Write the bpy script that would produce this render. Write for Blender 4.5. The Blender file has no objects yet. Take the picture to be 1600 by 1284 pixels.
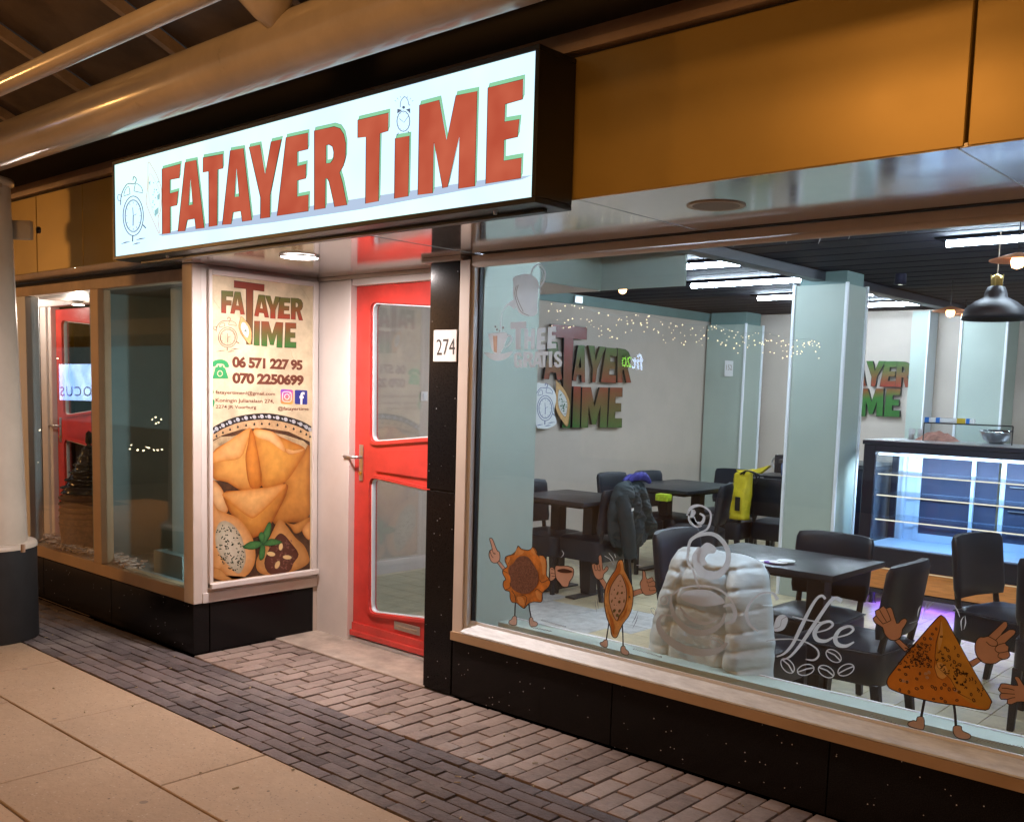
import bpy, bmesh, math, random
import numpy as np
from mathutils import Vector, Matrix, noise
from mathutils.geometry import tessellate_polygon
R = random.Random(7)
S = bpy.context.scene
COL = S.collection

# ------------------------------------------------------------------ camera, world, exposure
FPX, CYP, HC = 1557.65, 771.8, 1.55
YAW, PIT, ROL = -0.73357928, -0.10431527, 0.0281897
def cam_rows():
    cy, sy = math.cos(YAW), math.sin(YAW); cp, sp = math.cos(PIT), math.sin(PIT)
    cr, sr = math.cos(ROL), math.sin(ROL)
    f = np.array([sy*cp, cy*cp, sp]); r = np.array([cy, -sy, 0.]); u = np.cross(r, f)
    return cr*r+sr*u, -sr*r+cr*u, f
_r, _u, _f = cam_rows()
cd = bpy.data.cameras.new('camera'); cam = bpy.data.objects.new('camera', cd); COL.objects.link(cam)
M4 = Matrix.Identity(4)
for i in range(3):
    M4[i][0] = _r[i]; M4[i][1] = _u[i]; M4[i][2] = -_f[i]
M4[2][3] = HC
cam.matrix_world = M4
cd.sensor_width = 36; cd.sensor_fit = 'HORIZONTAL'; cd.lens = FPX/1600*36
cd.shift_y = (CYP-642)/1600; cd.clip_start = .05; cd.clip_end = 200
S.camera = cam
W = bpy.data.worlds.new('World'); S.world = W; W.use_nodes = True
wn = W.node_tree.nodes; wl = W.node_tree.links
sky = wn.new('ShaderNodeTexSky'); sky.sky_type = 'NISHITA'; sky.sun_disc = False
sky.sun_elevation = math.radians(-2); sky.sun_rotation = math.radians(200)
wl.new(sky.outputs[0], wn['Background'].inputs[0]); wn['Background'].inputs[1].default_value = .15
S.render.engine = 'CYCLES'; S.cycles.use_denoising = True; S.cycles.max_bounces = 9
S.cycles.transparent_max_bounces = 24; S.cycles.caustics_reflective = False; S.cycles.caustics_refractive = False
S.cycles.sample_clamp_indirect = 6
S.view_settings.view_transform = 'Standard'; S.view_settings.look = 'None'
S.view_settings.exposure = 0; S.view_settings.gamma = 1; S.view_settings.use_curve_mapping = False

# ------------------------------------------------------------------ geometry helpers
def at(px, py, ax, v):                     # photo pixel -> point on the plane axis=v
    d = (px-800)/FPX*_r - (py-CYP)/FPX*_u + _f
    o = np.array([0, 0, HC]); t = (v-o['xyz'.index(ax)])/d['xyz'.index(ax)]
    return Vector(o+d*t)
def crop(x0, y0, s): return lambda P: [(x0+x*s, y0+y*s) for x, y in P]
def bez(P, n=4, closed=True):              # smooth closed outline through points
    out = []; N = len(P)
    rng = range(N) if closed else range(N-1)
    for i in rng:
        if closed: p0, p1, p2, p3 = P[i-1], P[i], P[(i+1) % N], P[(i+2) % N]
        else: p0, p1, p2, p3 = P[max(i-1, 0)], P[i], P[i+1], P[min(i+2, N-1)]
        for k in range(n):
            t = k/n
            out.append(tuple(.5*((2*b)+(-a+c)*t+(2*a-5*b+4*c-d)*t*t+(-a+3*b-3*c+d)*t**3) for a, b, c, d in zip(p0, p1, p2, p3)))
    if not closed: out.append(tuple(P[-1]))
    return out
def ell(cx, cy, rx, ry, a=0, n=16):
    c, s = math.cos(math.radians(a)), math.sin(math.radians(a))
    return [(cx+rx*math.cos(t)*c-ry*math.sin(t)*s, cy+rx*math.cos(t)*s+ry*math.sin(t)*c) for t in [2*math.pi*i/n for i in range(n)]]
def stroke(P, w, closed=False):            # quads along a polyline; w number or list
    out = []; N = len(P); ws = w if isinstance(w, (list, tuple)) else [w]*N
    if len(ws) != N: ws = list(np.interp(np.linspace(0, 1, N), np.linspace(0, 1, len(ws)), ws))
    L, Rr = [], []
    for i in range(N):
        a = P[i-1] if (i > 0 or closed) else P[i]; b = P[(i+1) % N] if (i < N-1 or closed) else P[i]
        dx, dy = b[0]-a[0], b[1]-a[1]; l = math.hypot(dx, dy) or 1; nx, ny = -dy/l*ws[i]/2, dx/l*ws[i]/2
        L.append((P[i][0]+nx, P[i][1]+ny)); Rr.append((P[i][0]-nx, P[i][1]-ny))
    for i in range(N if closed else N-1):
        j = (i+1) % N; out.append([L[i], L[j], Rr[j], Rr[i]])
    return out
def mkobj(name, verts, faces, mat, parent=None, smooth=False, uv=None, col=None, loc=None):
    me = bpy.data.meshes.new(name); me.from_pydata([tuple(v) for v in verts], [], faces); me.update()
    if mat: me.materials.append(mat)
    if smooth:
        for p in me.polygons: p.use_smooth = True
    if col:
        a = me.color_attributes.new('Col', 'FLOAT_COLOR', 'POINT')
        for i, c in enumerate(col): a.data[i].color = (c[0], c[1], c[2], 1)
    o = bpy.data.objects.new(name, me); COL.objects.link(o)
    if parent: o.parent = parent
    return o
def thing(name, label, cat, loc=(0, 0, 0), rz=0, group=None):
    o = bpy.data.objects.new(name, None); COL.objects.link(o); o.location = loc; o.rotation_euler = (0, 0, rz)
    o['label'] = label; o['category'] = cat; o.empty_display_size = .1
    if group: o['group'] = group
    return o
def tag(o, label, cat, group=None):
    o['label'] = label; o['category'] = cat
    if group: o['group'] = group
    return o
def struct(o): o['kind'] = 'structure'; return o
class MB:
    def __init__(s): s.v = []; s.f = []; s.c = []
    def box(s, x0, x1, y0, y1, z0, z1, m=None):
        n = len(s.v)
        for z in (z0, z1):
            for x, y in ((x0, y0), (x1, y0), (x1, y1), (x0, y1)):
                p = Vector((x, y, z)); s.v.append(m @ p if m else p)
        s.f += [tuple(n+i for i in q) for q in ((3, 2, 1, 0), (4, 5, 6, 7), (0, 1, 5, 4), (1, 2, 6, 5), (2, 3, 7, 6), (3, 0, 4, 7))]
        return s
    def tube(s, pts, r, n=12, cap=True):
        pts = [Vector(p) for p in pts]; rs = r if isinstance(r, (list, tuple)) else [r]*len(pts); b = len(s.v)
        up = None
        for i, p in enumerate(pts):
            d = (pts[min(i+1, len(pts)-1)]-pts[max(i-1, 0)]).normalized()
            if up is None: up = d.orthogonal().normalized()
            else: up = (up-d*up.dot(d)).normalized()
            w = d.cross(up)
            for k in range(n):
                a = 2*math.pi*k/n; s.v.append(p+(up*math.cos(a)+w*math.sin(a))*rs[i])
        for i in range(len(pts)-1):
            for k in range(n):
                k2 = (k+1) % n; s.f.append((b+i*n+k, b+i*n+k2, b+(i+1)*n+k2, b+(i+1)*n+k))
        if cap: s.f.append(tuple(b+k for k in reversed(range(n)))); s.f.append(tuple(b+(len(pts)-1)*n+k for k in range(n)))
        return s
    def lathe(s, prof, c, n=24, ax='z'):
        b = len(s.v); c = Vector(c)
        for r, z in prof:
            for k in range(n):
                a = 2*math.pi*k/n; p = Vector((r*math.cos(a), r*math.sin(a), z))
                if ax == 'y': p = Vector((p.x, p.z, p.y))
                s.v.append(c+p)
        for i in range(len(prof)-1):
            for k in range(n):
                k2 = (k+1) % n; s.f.append((b+i*n+k, b+i*n+k2, b+(i+1)*n+k2, b+(i+1)*n+k))
        return s
    def grid(s, fn, nu, nv, closeu=False):
        b = len(s.v)
        for j in range(nv+1):
            for i in range(nu if closeu else nu+1): s.v.append(Vector(fn(i/nu, j/nv)))
        w = nu if closeu else nu+1
        for j in range(nv):
            for i in range(nu):
                i2 = (i+1) % w; s.f.append((b+j*w+i, b+j*w+i2, b+(j+1)*w+i2, b+(j+1)*w+i))
        return s
    def obj(s, name, mat, parent=None, smooth=False, bevel=0, seg=2):
        o = mkobj(name, s.v, s.f, mat, parent, smooth)
        bm = bmesh.new(); bm.from_mesh(o.data)
        if bevel:
            bmesh.ops.bevel(bm, geom=bm.edges[:], offset=bevel, segments=seg, affect='EDGES', profile=.6)
            if seg > 1:
                for f in bm.faces: f.smooth = True
        bmesh.ops.recalc_face_normals(bm, faces=bm.faces); bm.to_mesh(o.data); bm.free()
        if bevel and seg > 1: smooth_angle(o)
        return o
def smooth_angle(o, a=40):
    try:
        o.data.set_sharp_from_angle(angle=math.radians(a))
    except Exception: pass
def box(name, x0, x1, y0, y1, z0, z1, mat, parent=None, bevel=0, seg=1):
    return MB().box(x0, x1, y0, y1, z0, z1).obj(name, mat, parent, False, bevel, seg)
class Plane:                                # a plane of the place that takes outlines traced from the photograph
    def __init__(s, ax, v, n): s.ax, s.v, s.n = ax, v, Vector(n)
    def __call__(s, p, off=0): return at(p[0], p[1], s.ax, s.v)+s.n*off
def fill(name, loops_list, pl, mat, parent=None, off=.001, depth=0, colf=None, kind=None):
    """loops_list: list of shapes; a shape is a list of loops (outer + holes) in photo pixels"""
    V, F, C = [], [], []
    for loops in loops_list:
        if loops and isinstance(loops[0][0], (int, float)): loops = [loops]
        flat = [p for l in loops for p in l]
        tris = tessellate_polygon([[Vector((p[0], p[1], 0)) for p in l] for l in loops])
        b = len(V); V += [pl(p, off+depth) for p in flat]; F += [tuple(b+i for i in t) for t in tris]
        if colf: C += [colf(p) for p in flat]
        if depth:
            b2 = len(V); V += [pl(p, off) for p in flat]
            if colf: C += [(0.01, .01, .01)]*len(flat)
            k = 0
            for l in loops:
                for i in range(len(l)):
                    j = (i+1) % len(l); F.append((b+k+i, b+k+j, b2+k+j, b2+k+i))
                k += len(l)
    o = mkobj(name, V, F, mat, parent, False, None, C if colf else None)
    bm = bmesh.new(); bm.from_mesh(o.data); bmesh.ops.recalc_face_normals(bm, faces=bm.faces)
    bm.to_mesh(o.data); bm.free()
    if name in ('rim_dots', 'crust_light', 'pastry_dots', 'rope_beads', 'seed_specks', 'meat_specks', 'sesame_lines', 'filling_specks', 'chocolate_shreds', 'light_seeds', 'pastry_specks', 'splash', 'residue', 'motion_lines', 'white_motion_lines'): o['kind'] = 'stuff'
    return o
def blob(name, shapes, pl, mat, parent=None, off=.001):
    """shapes: (outline, centre, centre colour, edge colour); printed shading of a poster picture"""
    V, F, C = [], [], []
    for P, c, cc, ce in shapes:
        b = len(V); n = len(P)
        V.append(pl(c, off)); C.append(cc)
        for t in (.55, .85, 1):
            for p in P:
                V.append(pl((c[0]+(p[0]-c[0])*t, c[1]+(p[1]-c[1])*t), off))
                u = {.55: .25, .85: .6, 1: 1}[t]; C.append(tuple(a*(1-u)+d*u for a, d in zip(cc, ce)))
        for i in range(n):
            j = (i+1) % n; F.append((b, b+1+i, b+1+j))
            for k in range(2): F.append((b+1+k*n+i, b+1+(k+1)*n+i, b+1+(k+1)*n+j, b+1+k*n+j))
        off += .00012
    return mkobj(name, V, F, mat, parent, False, None, C)
def text(name, s, quad, pl, mat, parent=None, off=.001, bold=0, depth=0, space=1):
    """print a line of text into the quad tl,tr,br,bl (photo pixels) on a plane"""
    cu = bpy.data.curves.new('t', 'FONT'); cu.body = s; cu.offset = bold; cu.space_character = space; cu.resolution_u = 3
    ob = bpy.data.objects.new('t', cu); COL.objects.link(ob)
    me = ob.to_mesh(); vs = [v.co.copy() for v in me.vertices]; fs = [tuple(p.vertices) for p in me.polygons]
    ob.to_mesh_clear(); bpy.data.objects.remove(ob)
    x0 = min(v.x for v in vs); x1 = max(v.x for v in vs); y0 = min(v.y for v in vs); y1 = max(v.y for v in vs)
    tl, tr, br, bl = [pl(q, off) for q in quad]
    def mp(v, d=0):
        a = (v.x-x0)/(x1-x0); b = (v.y-y0)/(y1-y0)
        return (bl*(1-a)+br*a)*(1-b)+(tl*(1-a)+tr*a)*b+pl.n*d
    V = [mp(v, depth) for v in vs]; F = fs
    if depth:
        n = len(V); V += [mp(v) for v in vs]; from collections import Counter
        ec = Counter(tuple(sorted((f[i], f[(i+1) % len(f)]))) for f in fs for i in range(len(f)))
        F = fs+[(a, b, b+n, a+n) for (a, b), c in ec.items() if c == 1]
    return mkobj(name, V, F, mat, parent)
def copy_tree(root, loc, rz, label=None):
    r = root.copy(); COL.objects.link(r); r.location = loc; r.rotation_euler = (0, 0, rz)
    if label: r['label'] = label
    for ch in list(root.children):
        c = ch.copy(); COL.objects.link(c); c.parent = r
        for g in list(ch.children):
            d = g.copy(); COL.objects.link(d); d.parent = c
    return r

# ------------------------------------------------------------------ materials
def P(name, col, rough=.6, metal=0, var=0, vs=8, bump=0, bs=60, spec=.5, col2=None, coat=0, stretch=None, emit=None, es=0, obj=False, trans=0):
    m = bpy.data.materials.new(name); m.use_nodes = True; nt = m.node_tree; N = nt.nodes; L = nt.links; b = N['Principled BSDF']
    b.inputs['Base Color'].default_value = (*col, 1); b.inputs['Roughness'].default_value = rough
    b.inputs['Metallic'].default_value = metal; b.inputs['Specular IOR Level'].default_value = spec; b.inputs['Coat Weight'].default_value = coat
    if trans: b.inputs['Transmission Weight'].default_value = trans
    if emit: b.inputs['Emission Color'].default_value = (*emit, 1); b.inputs['Emission Strength'].default_value = es
    geo = N.new('ShaderNodeNewGeometry'); src = geo.outputs['Position']
    if obj: tc = N.new('ShaderNodeTexCoord'); src = tc.outputs['Object']
    if stretch:
        mp = N.new('ShaderNodeMapping'); mp.inputs['Scale'].default_value = stretch; L.new(src, mp.inputs[0]); src = mp.outputs[0]
    if var or col2:
        n = N.new('ShaderNodeTexNoise'); n.inputs['Scale'].default_value = vs; n.inputs['Detail'].default_value = 6; n.inputs['Roughness'].default_value = .65
        L.new(src, n.inputs['Vector'])
        r = N.new('ShaderNodeValToRGB'); c2 = col2 or tuple(c*(1-var) for c in col); c1 = col if col2 else tuple(min(1, c*(1+var*.6)) for c in col)
        r.color_ramp.elements[0].position = .32; r.color_ramp.elements[0].color = (*c2, 1)
        r.color_ramp.elements[1].position = .68; r.color_ramp.elements[1].color = (*c1, 1)
        L.new(n.outputs[0], r.inputs[0]); L.new(r.outputs[0], b.inputs['Base Color'])
        mr = N.new('ShaderNodeMapRange'); mr.inputs[3].default_value = max(.02, rough-.08); mr.inputs[4].default_value = min(1, rough+.1)
        L.new(n.outputs[0], mr.inputs[0]); L.new(mr.outputs[0], b.inputs['Roughness'])
    if bump:
        n2 = N.new('ShaderNodeTexNoise'); n2.inputs['Scale'].default_value = bs; n2.inputs['Detail'].default_value = 5; L.new(src, n2.inputs['Vector'])
        bp = N.new('ShaderNodeBump'); bp.inputs['Strength'].default_value = bump; bp.inputs['Distance'].default_value = .004
        L.new(n2.outputs[0], bp.inputs['Height']); L.new(bp.outputs[0], b.inputs['Normal'])
    return m
def Emit(name, col, st):
    m = bpy.data.materials.new(name); m.use_nodes = True; N = m.node_tree.nodes; N.clear()
    o = N.new('ShaderNodeOutputMaterial'); e = N.new('ShaderNodeEmission'); e.inputs[0].default_value = (*col, 1); e.inputs[1].default_value = st
    m.node_tree.links.new(e.outputs[0], o.inputs[0]); return m
def Glass(name, tint=(1, 1, 1), ior=1.4, base=0.0, smear=.014):
    m = bpy.data.materials.new(name); m.use_nodes = True; N = m.node_tree.nodes; L = m.node_tree.links; N.clear()
    o = N.new('ShaderNodeOutputMaterial'); t = N.new('ShaderNodeBsdfTransparent'); t.inputs[0].default_value = (*tint, 1)
    g = N.new('ShaderNodeBsdfGlossy'); g.inputs['Roughness'].default_value = .0; f = N.new('ShaderNodeFresnel'); f.inputs[0].default_value = ior
    mx = N.new('ShaderNodeMixShader'); ad = N.new('ShaderNodeMath'); ad.operation = 'ADD'; ad.inputs[1].default_value = base; ad.use_clamp = True
    ge = N.new('ShaderNodeNewGeometry'); im = N.new('ShaderNodeMapRange'); im.inputs[3].default_value = ior; im.inputs[4].default_value = 1/ior
    L.new(ge.outputs['Backfacing'], im.inputs[0]); L.new(im.outputs[0], f.inputs[0])   # one thin sheet: same reflectance on both faces
    L.new(f.outputs[0], ad.inputs[0]); L.new(ad.outputs[0], mx.inputs[0]); L.new(t.outputs[0], mx.inputs[1]); L.new(g.outputs[0], mx.inputs[2])
    dn = N.new('ShaderNodeTexNoise'); dn.inputs['Scale'].default_value = 2.2; dn.inputs['Detail'].default_value = 9; dn.inputs['Distortion'].default_value = 1.5; L.new(ge.outputs['Position'], dn.inputs[0])
    dm = N.new('ShaderNodeMapRange'); dm.inputs[1].default_value = .45; dm.inputs[2].default_value = .8; dm.inputs[3].default_value = 0; dm.inputs[4].default_value = smear; L.new(dn.outputs[0], dm.inputs[0])
    df = N.new('ShaderNodeBsdfDiffuse'); m2 = N.new('ShaderNodeMixShader'); L.new(dm.outputs[0], m2.inputs[0]); L.new(mx.outputs[0], m2.inputs[1]); L.new(df.outputs[0], m2.inputs[2]); L.new(m2.outputs[0], o.inputs[0])
    return m
def Grad(name, z0, z1, stops, rough=.5):   # printed top-to-bottom colour change
    m = P(name, (1, 1, 1), rough); N = m.node_tree.nodes; L = m.node_tree.links
    g = N.new('ShaderNodeNewGeometry'); sx = N.new('ShaderNodeSeparateXYZ'); mr = N.new('ShaderNodeMapRange'); cr = N.new('ShaderNodeValToRGB')
    nz = N.new('ShaderNodeTexNoise'); nz.inputs['Scale'].default_value = 2.5; L.new(g.outputs['Position'], nz.inputs[0])
    mr.inputs[1].default_value = z0; mr.inputs[2].default_value = z1
    ma = N.new('ShaderNodeMath'); ma.operation = 'MULTIPLY_ADD'; ma.inputs[1].default_value = .5; 
    L.new(g.outputs['Position'], sx.inputs[0]); L.new(sx.outputs[2], mr.inputs[0]); L.new(nz.outputs[0], ma.inputs[0])
    sb = N.new('ShaderNodeMath'); sb.operation = 'SUBTRACT'; sb.inputs[1].default_value = .25; L.new(mr.outputs[0], ma.inputs[2]); L.new(ma.outputs[0], sb.inputs[0]); L.new(sb.outputs[0], cr.inputs[0])
    while len(cr.color_ramp.elements) < len(stops): cr.color_ramp.elements.new(.5)
    for e, (p, c) in zip(cr.color_ramp.elements, stops): e.position = p; e.color = (*c, 1)
    L.new(cr.outputs[0], N['Principled BSDF'].inputs['Base Color']); return m
def VCol(name, rough=.45, ns=22, namt=.12, emit=0):
    m = P(name, (1, 1, 1), rough); N = m.node_tree.nodes; L = m.node_tree.links
    a = N.new('ShaderNodeVertexColor'); a.layer_name = 'Col'; nz = N.new('ShaderNodeTexNoise'); nz.inputs['Scale'].default_value = ns; nz.inputs['Detail'].default_value = 6
    mr = N.new('ShaderNodeMapRange'); mr.inputs[1].default_value = .3; mr.inputs[2].default_value = .7; mr.inputs[3].default_value = 1-namt; mr.inputs[4].default_value = 1+namt
    g = N.new('ShaderNodeNewGeometry'); L.new(g.outputs['Position'], nz.inputs[0])
    vm = N.new('ShaderNodeVectorMath'); vm.operation = 'SCALE'; L.new(a.outputs[0], vm.inputs[0]); L.new(nz.outputs[0], mr.inputs[0]); L.new(mr.outputs[0], vm.inputs['Scale'])
    L.new(vm.outputs[0], N['Principled BSDF'].inputs['Base Color']); return m
def granite(name):
    m = P(name, (.012, .011, .012), .17, spec=.14); N = m.node_tree.nodes; L = m.node_tree.links
    g = N.new('ShaderNodeNewGeometry'); v = N.new('ShaderNodeTexVoronoi'); v.inputs['Scale'].default_value = 46; L.new(g.outputs['Position'], v.inputs[0])
    n = N.new('ShaderNodeTexNoise'); n.inputs['Scale'].default_value = 300; n.inputs['Detail'].default_value = 2; L.new(g.outputs['Position'], n.inputs[0])
    lt = N.new('ShaderNodeMath'); lt.operation = 'LESS_THAN'; lt.inputs[1].default_value = .105; L.new(v.outputs['Distance'], lt.inputs[0])
    sp = N.new('ShaderNodeSeparateColor'); L.new(v.outputs['Color'], sp.inputs[0]); gt = N.new('ShaderNodeMath'); gt.operation = 'GREATER_THAN'; gt.inputs[1].default_value = .8; L.new(sp.outputs[0], gt.inputs[0])
    mu = N.new('ShaderNodeMath'); mu.operation = 'MULTIPLY'; L.new(lt.outputs[0], mu.inputs[0]); L.new(gt.outputs[0], mu.inputs[1])
    r = N.new('ShaderNodeValToRGB'); r.color_ramp.elements[0].position = .4; r.color_ramp.elements[0].color = (.005, .005, .006, 1); r.color_ramp.elements[1].position = .75; r.color_ramp.elements[1].color = (.022, .018, .017, 1)
    L.new(n.outputs[0], r.inputs[0]); mx = N.new('ShaderNodeMixRGB'); L.new(mu.outputs[0], mx.inputs[0]); L.new(r.outputs[0], mx.inputs[1]); mx.inputs[2].default_value = (.55, .55, .6, 1)
    L.new(mx.outputs[0], N['Principled BSDF'].inputs['Base Color']); return m
def paver(name, c1, c2, bump=.5, stain=(.30, .25, .22)):          # per-object tint so each stone differs
    m = P(name, c1, .8, bump=bump, bs=70); N = m.node_tree.nodes; L = m.node_tree.links
    oi = N.new('ShaderNodeObjectInfo'); g = N.new('ShaderNodeNewGeometry'); n = N.new('ShaderNodeTexNoise'); n.inputs['Scale'].default_value = 25; n.inputs['Detail'].default_value = 8; n.inputs['Roughness'].default_value = .75
    L.new(g.outputs['Position'], n.inputs[0]); n2 = N.new('ShaderNodeTexNoise'); n2.inputs['Scale'].default_value = 2.3; n2.inputs['Detail'].default_value = 4; L.new(g.outputs['Position'], n2.inputs[0])
    a = N.new('ShaderNodeMath'); a.operation = 'MULTIPLY_ADD'; a.inputs[1].default_value = .5; L.new(oi.outputs['Random'], a.inputs[0]); L.new(n.outputs[0], a.inputs[2])
    a2 = N.new('ShaderNodeMath'); a2.operation = 'MULTIPLY_ADD'; a2.inputs[1].default_value = .8; L.new(n2.outputs[0], a2.inputs[0]); L.new(a.outputs[0], a2.inputs[2])
    r = N.new('ShaderNodeValToRGB'); r.color_ramp.elements[0].position = .75/1.6; r.color_ramp.elements[1].position = 1.0
    mr = N.new('ShaderNodeMath'); mr.operation = 'MULTIPLY'; mr.inputs[1].default_value = .72; L.new(a2.outputs[0], mr.inputs[0])
    r.color_ramp.elements[0].color = (*c2, 1); r.color_ramp.elements[1].color = (*c1, 1); L.new(mr.outputs[0], r.inputs[0]); n3 = N.new('ShaderNodeTexNoise'); n3.inputs['Scale'].default_value = 1.5; n3.inputs['Detail'].default_value = 9; n3.inputs['Roughness'].default_value = .72; L.new(g.outputs['Position'], n3.inputs[0])
    sr = N.new('ShaderNodeValToRGB'); sr.color_ramp.elements[0].position = .50; sr.color_ramp.elements[1].position = .68; sr.color_ramp.elements[0].color = (0, 0, 0, 1); sr.color_ramp.elements[1].color = (.6, .6, .6, 1); L.new(n3.outputs[0], sr.inputs[0])
    mx = N.new('ShaderNodeMixRGB'); L.new(sr.outputs[0], mx.inputs[0]); L.new(r.outputs[0], mx.inputs[1]); mx.inputs[2].default_value = (*stain, 1); L.new(mx.outputs[0], N['Principled BSDF'].inputs['Base Color'])
    return m

M_cream = P('painted frame', (.62, .55, .5), .45, var=.1, vs=3, bump=.05)
M_sodtan = P('sodium lit frame tint', (.42, .285, .17), .45, var=.12, vs=3, bump=.05)  # amber of the sodium light on the pale frame, put into the colour
M_cream2 = P('painted panel', (.66, .6, .57), .5, var=.08, vs=2.5, bump=.05, bs=200)
M_dirty = P('worn white sill', (.74, .80, .84), .45, var=.22, vs=9, stretch=(1, 5, 5))
M_gap = P('dark joint', (.015, .013, .012), .8)
M_granite = granite('polished black granite')
M_red = P('red gloss paint', (.58, .045, .035), .36, var=.22, vs=5, coat=.2, bump=.12, bs=25)
M_alu = P('brushed aluminium', (.72, .73, .75), .3, metal=1, var=.1, vs=20, stretch=(1, 1, 8))
M_whalu = P('white aluminium trim', (.75, .78, .82), .35)
M_orange = P('amber fascia panel', (.44, .31, .085), .34, metal=.25, var=.08, vs=1.6, bump=.03, bs=300)
M_fastop = P('weathered fascia cap', (.42, .31, .22), .55, var=.3, vs=3)
M_soffit = P('polished soffit panel', (.88, .88, .90), .10, metal=.85, var=.06, vs=4)
M_steel = P('painted steel tube', (.52, .47, .41), .30, var=.12, vs=5, coat=.7)
M_steel.node_tree.nodes['Principled BSDF'].inputs['Coat Roughness'].default_value = .16
M_colm = P('painted steel column', (.58, .50, .42), .42, var=.12, vs=3)
M_colbase = P('dark rubber column base', (.02, .02, .022), .6, var=.3, vs=10)
M_roof = P('brown canopy sheet', (.085, .065, .055), .5, var=.5, vs=4, bump=.2)
M_black = P('black sign casing', (.008, .009, .011), .38, var=.2, vs=6)
M_bldg = P('opposite wall', (.03, .025, .02), .8, var=.3, vs=2)
M_slab = paver('concrete slab', (.44, .32, .215), (.31, .225, .15), .6, (.37, .28, .20))
M_brick = paver('clay paver', (.34, .26, .22), (.14, .10, .085), .9)
def pits(m, sc, th, dark):
    N = m.node_tree.nodes; L = m.node_tree.links; b = N['Principled BSDF']; src = b.inputs['Base Color'].links[0].from_socket
    g = N.new('ShaderNodeNewGeometry'); v = N.new('ShaderNodeTexVoronoi'); v.inputs['Scale'].default_value = sc; v.inputs['Randomness'].default_value = 1; L.new(g.outputs['Position'], v.inputs[0])
    sp = N.new('ShaderNodeSeparateColor'); L.new(v.outputs['Color'], sp.inputs[0]); ml = N.new('ShaderNodeMath'); ml.operation = 'MULTIPLY'; ml.inputs[1].default_value = th; L.new(sp.outputs[1], ml.inputs[0])
    lt = N.new('ShaderNodeMath'); lt.operation = 'LESS_THAN'; L.new(v.outputs['Distance'], lt.inputs[0]); L.new(ml.outputs[0], lt.inputs[1])
    gt = N.new('ShaderNodeMath'); gt.operation = 'GREATER_THAN'; gt.inputs[1].default_value = .6; L.new(sp.outputs[0], gt.inputs[0]); mu = N.new('ShaderNodeMath'); mu.operation = 'MULTIPLY'; L.new(lt.outputs[0], mu.inputs[0]); L.new(gt.outputs[0], mu.inputs[1])
    mx = N.new('ShaderNodeMixRGB'); L.new(mu.outputs[0], mx.inputs[0]); L.new(src, mx.inputs[1]); mx.inputs[2].default_value = (*dark, 1); L.new(mx.outputs[0], b.inputs['Base Color'])
pits(M_slab, 24, .15, (.15, .115, .085)); pits(M_slab, 4.5, .12, (.23, .175, .13)); pits(M_slab, 90, .35, (.24, .18, .135)); pits(M_slab, 60, .3, (.46, .36, .27))
M_dark = paver('dark paver', (.16, .13, .13), (.045, .038, .042), 1.3)
M_sand = P('sand bed', (.022, .018, .016), .95, var=.4, vs=40)
M_glass = Glass('window glass', (.97, .985, .98), 1.42)
M_glass2 = Glass('case glass', (.95, .98, 1), 1.3)
M_glassd = Glass('door glass', (.93, .94, .93), 1.5, .05)
M_gsh = Glass('shelf glass', (.85, .93, 1), 1.5, .12)
M_plaster = P('beige plaster wall', (.53, .455, .39), .85, var=.06, vs=3, bump=.15, bs=120)
M_green = P('sage green panel', (.37, .435, .385), .55, var=.07, vs=2)
M_green2 = P('grey green frieze', (.16, .25, .24), .6, var=.1, vs=3)
M_dkgreen = P('dark green backboard', (.15, .19, .175), .35, var=.15, vs=2)
M_ceil = P('black ceiling slat', (.016, .015, .028), .75, var=.3, vs=4, spec=.15)
M_tile = P('beige floor tile', (.66, .56, .36), .32, var=.22, vs=7, col2=None)
M_tile2 = P('worn grey floor tile', (.60, .60, .58), .35, var=.3, vs=14)
M_grout = P('grout', (.12, .11, .10), .9)
M_leather = P('black leatherette', (.010, .012, .020), .36, var=.3, vs=9, bump=.12, bs=220, obj=True)
M_legm = P('black painted wood', (.010, .010, .013), .45, var=.3, vs=9)
M_table = P('dark laminate', (.022, .022, .026), .33, var=.35, vs=14)
M_puff = P('pale grey puffer fabric', (.54, .62, .66), .45, var=.06, vs=9, bump=.35, bs=38, stretch=(1, 1, 2.2))
M_coat = P('dark green coat cloth', (.018, .030, .034), .75, var=.3, vs=12, bump=.2, bs=160)
M_purple = P('purple scarf cloth', (.045, .04, .26), .8, var=.3, vs=20)
M_yellow = P('yellow bag', (.60, .47, .015), .5, var=.15, vs=20)
M_wood = P('orange wood veneer', (.62, .24, .06), .45, var=.25, vs=9, stretch=(1, 1, 9))
M_caseblk = P('black case frame', (.012, .013, .022), .25)
M_casewht = P('white case lining', (.62, .70, .80), .4)
M_white = P('white plastic', (.8, .8, .8), .4)
M_skin = P('sticker hand pink', (.50, .32, .26), .5, var=.06, vs=15)
M_ink = P('black ink', (.012, .010, .010), .5)
M_shoe = P('sticker shoe', (.50, .40, .37), .5, var=.08, vs=20)
M_frost = P('frosted film', (.42, .40, .385), .6, var=.05, vs=20)
def vinyl(m):
    N = m.node_tree.nodes; L = m.node_tree.links; b = N['Principled BSDF']; o = [n for n in N if n.type == 'OUTPUT_MATERIAL'][0]
    t = N.new('ShaderNodeBsdfTranslucent'); t.inputs[0].default_value = b.inputs['Base Color'].default_value; x = N.new('ShaderNodeMixShader'); x.inputs[0].default_value = .65
    for l in list(b.inputs['Base Color'].links): L.new(l.from_socket, t.inputs[0])
    L.new(b.outputs[0], x.inputs[1]); L.new(t.outputs[0], x.inputs[2]); L.new(x.outputs[0], o.inputs[0]); return m
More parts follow.
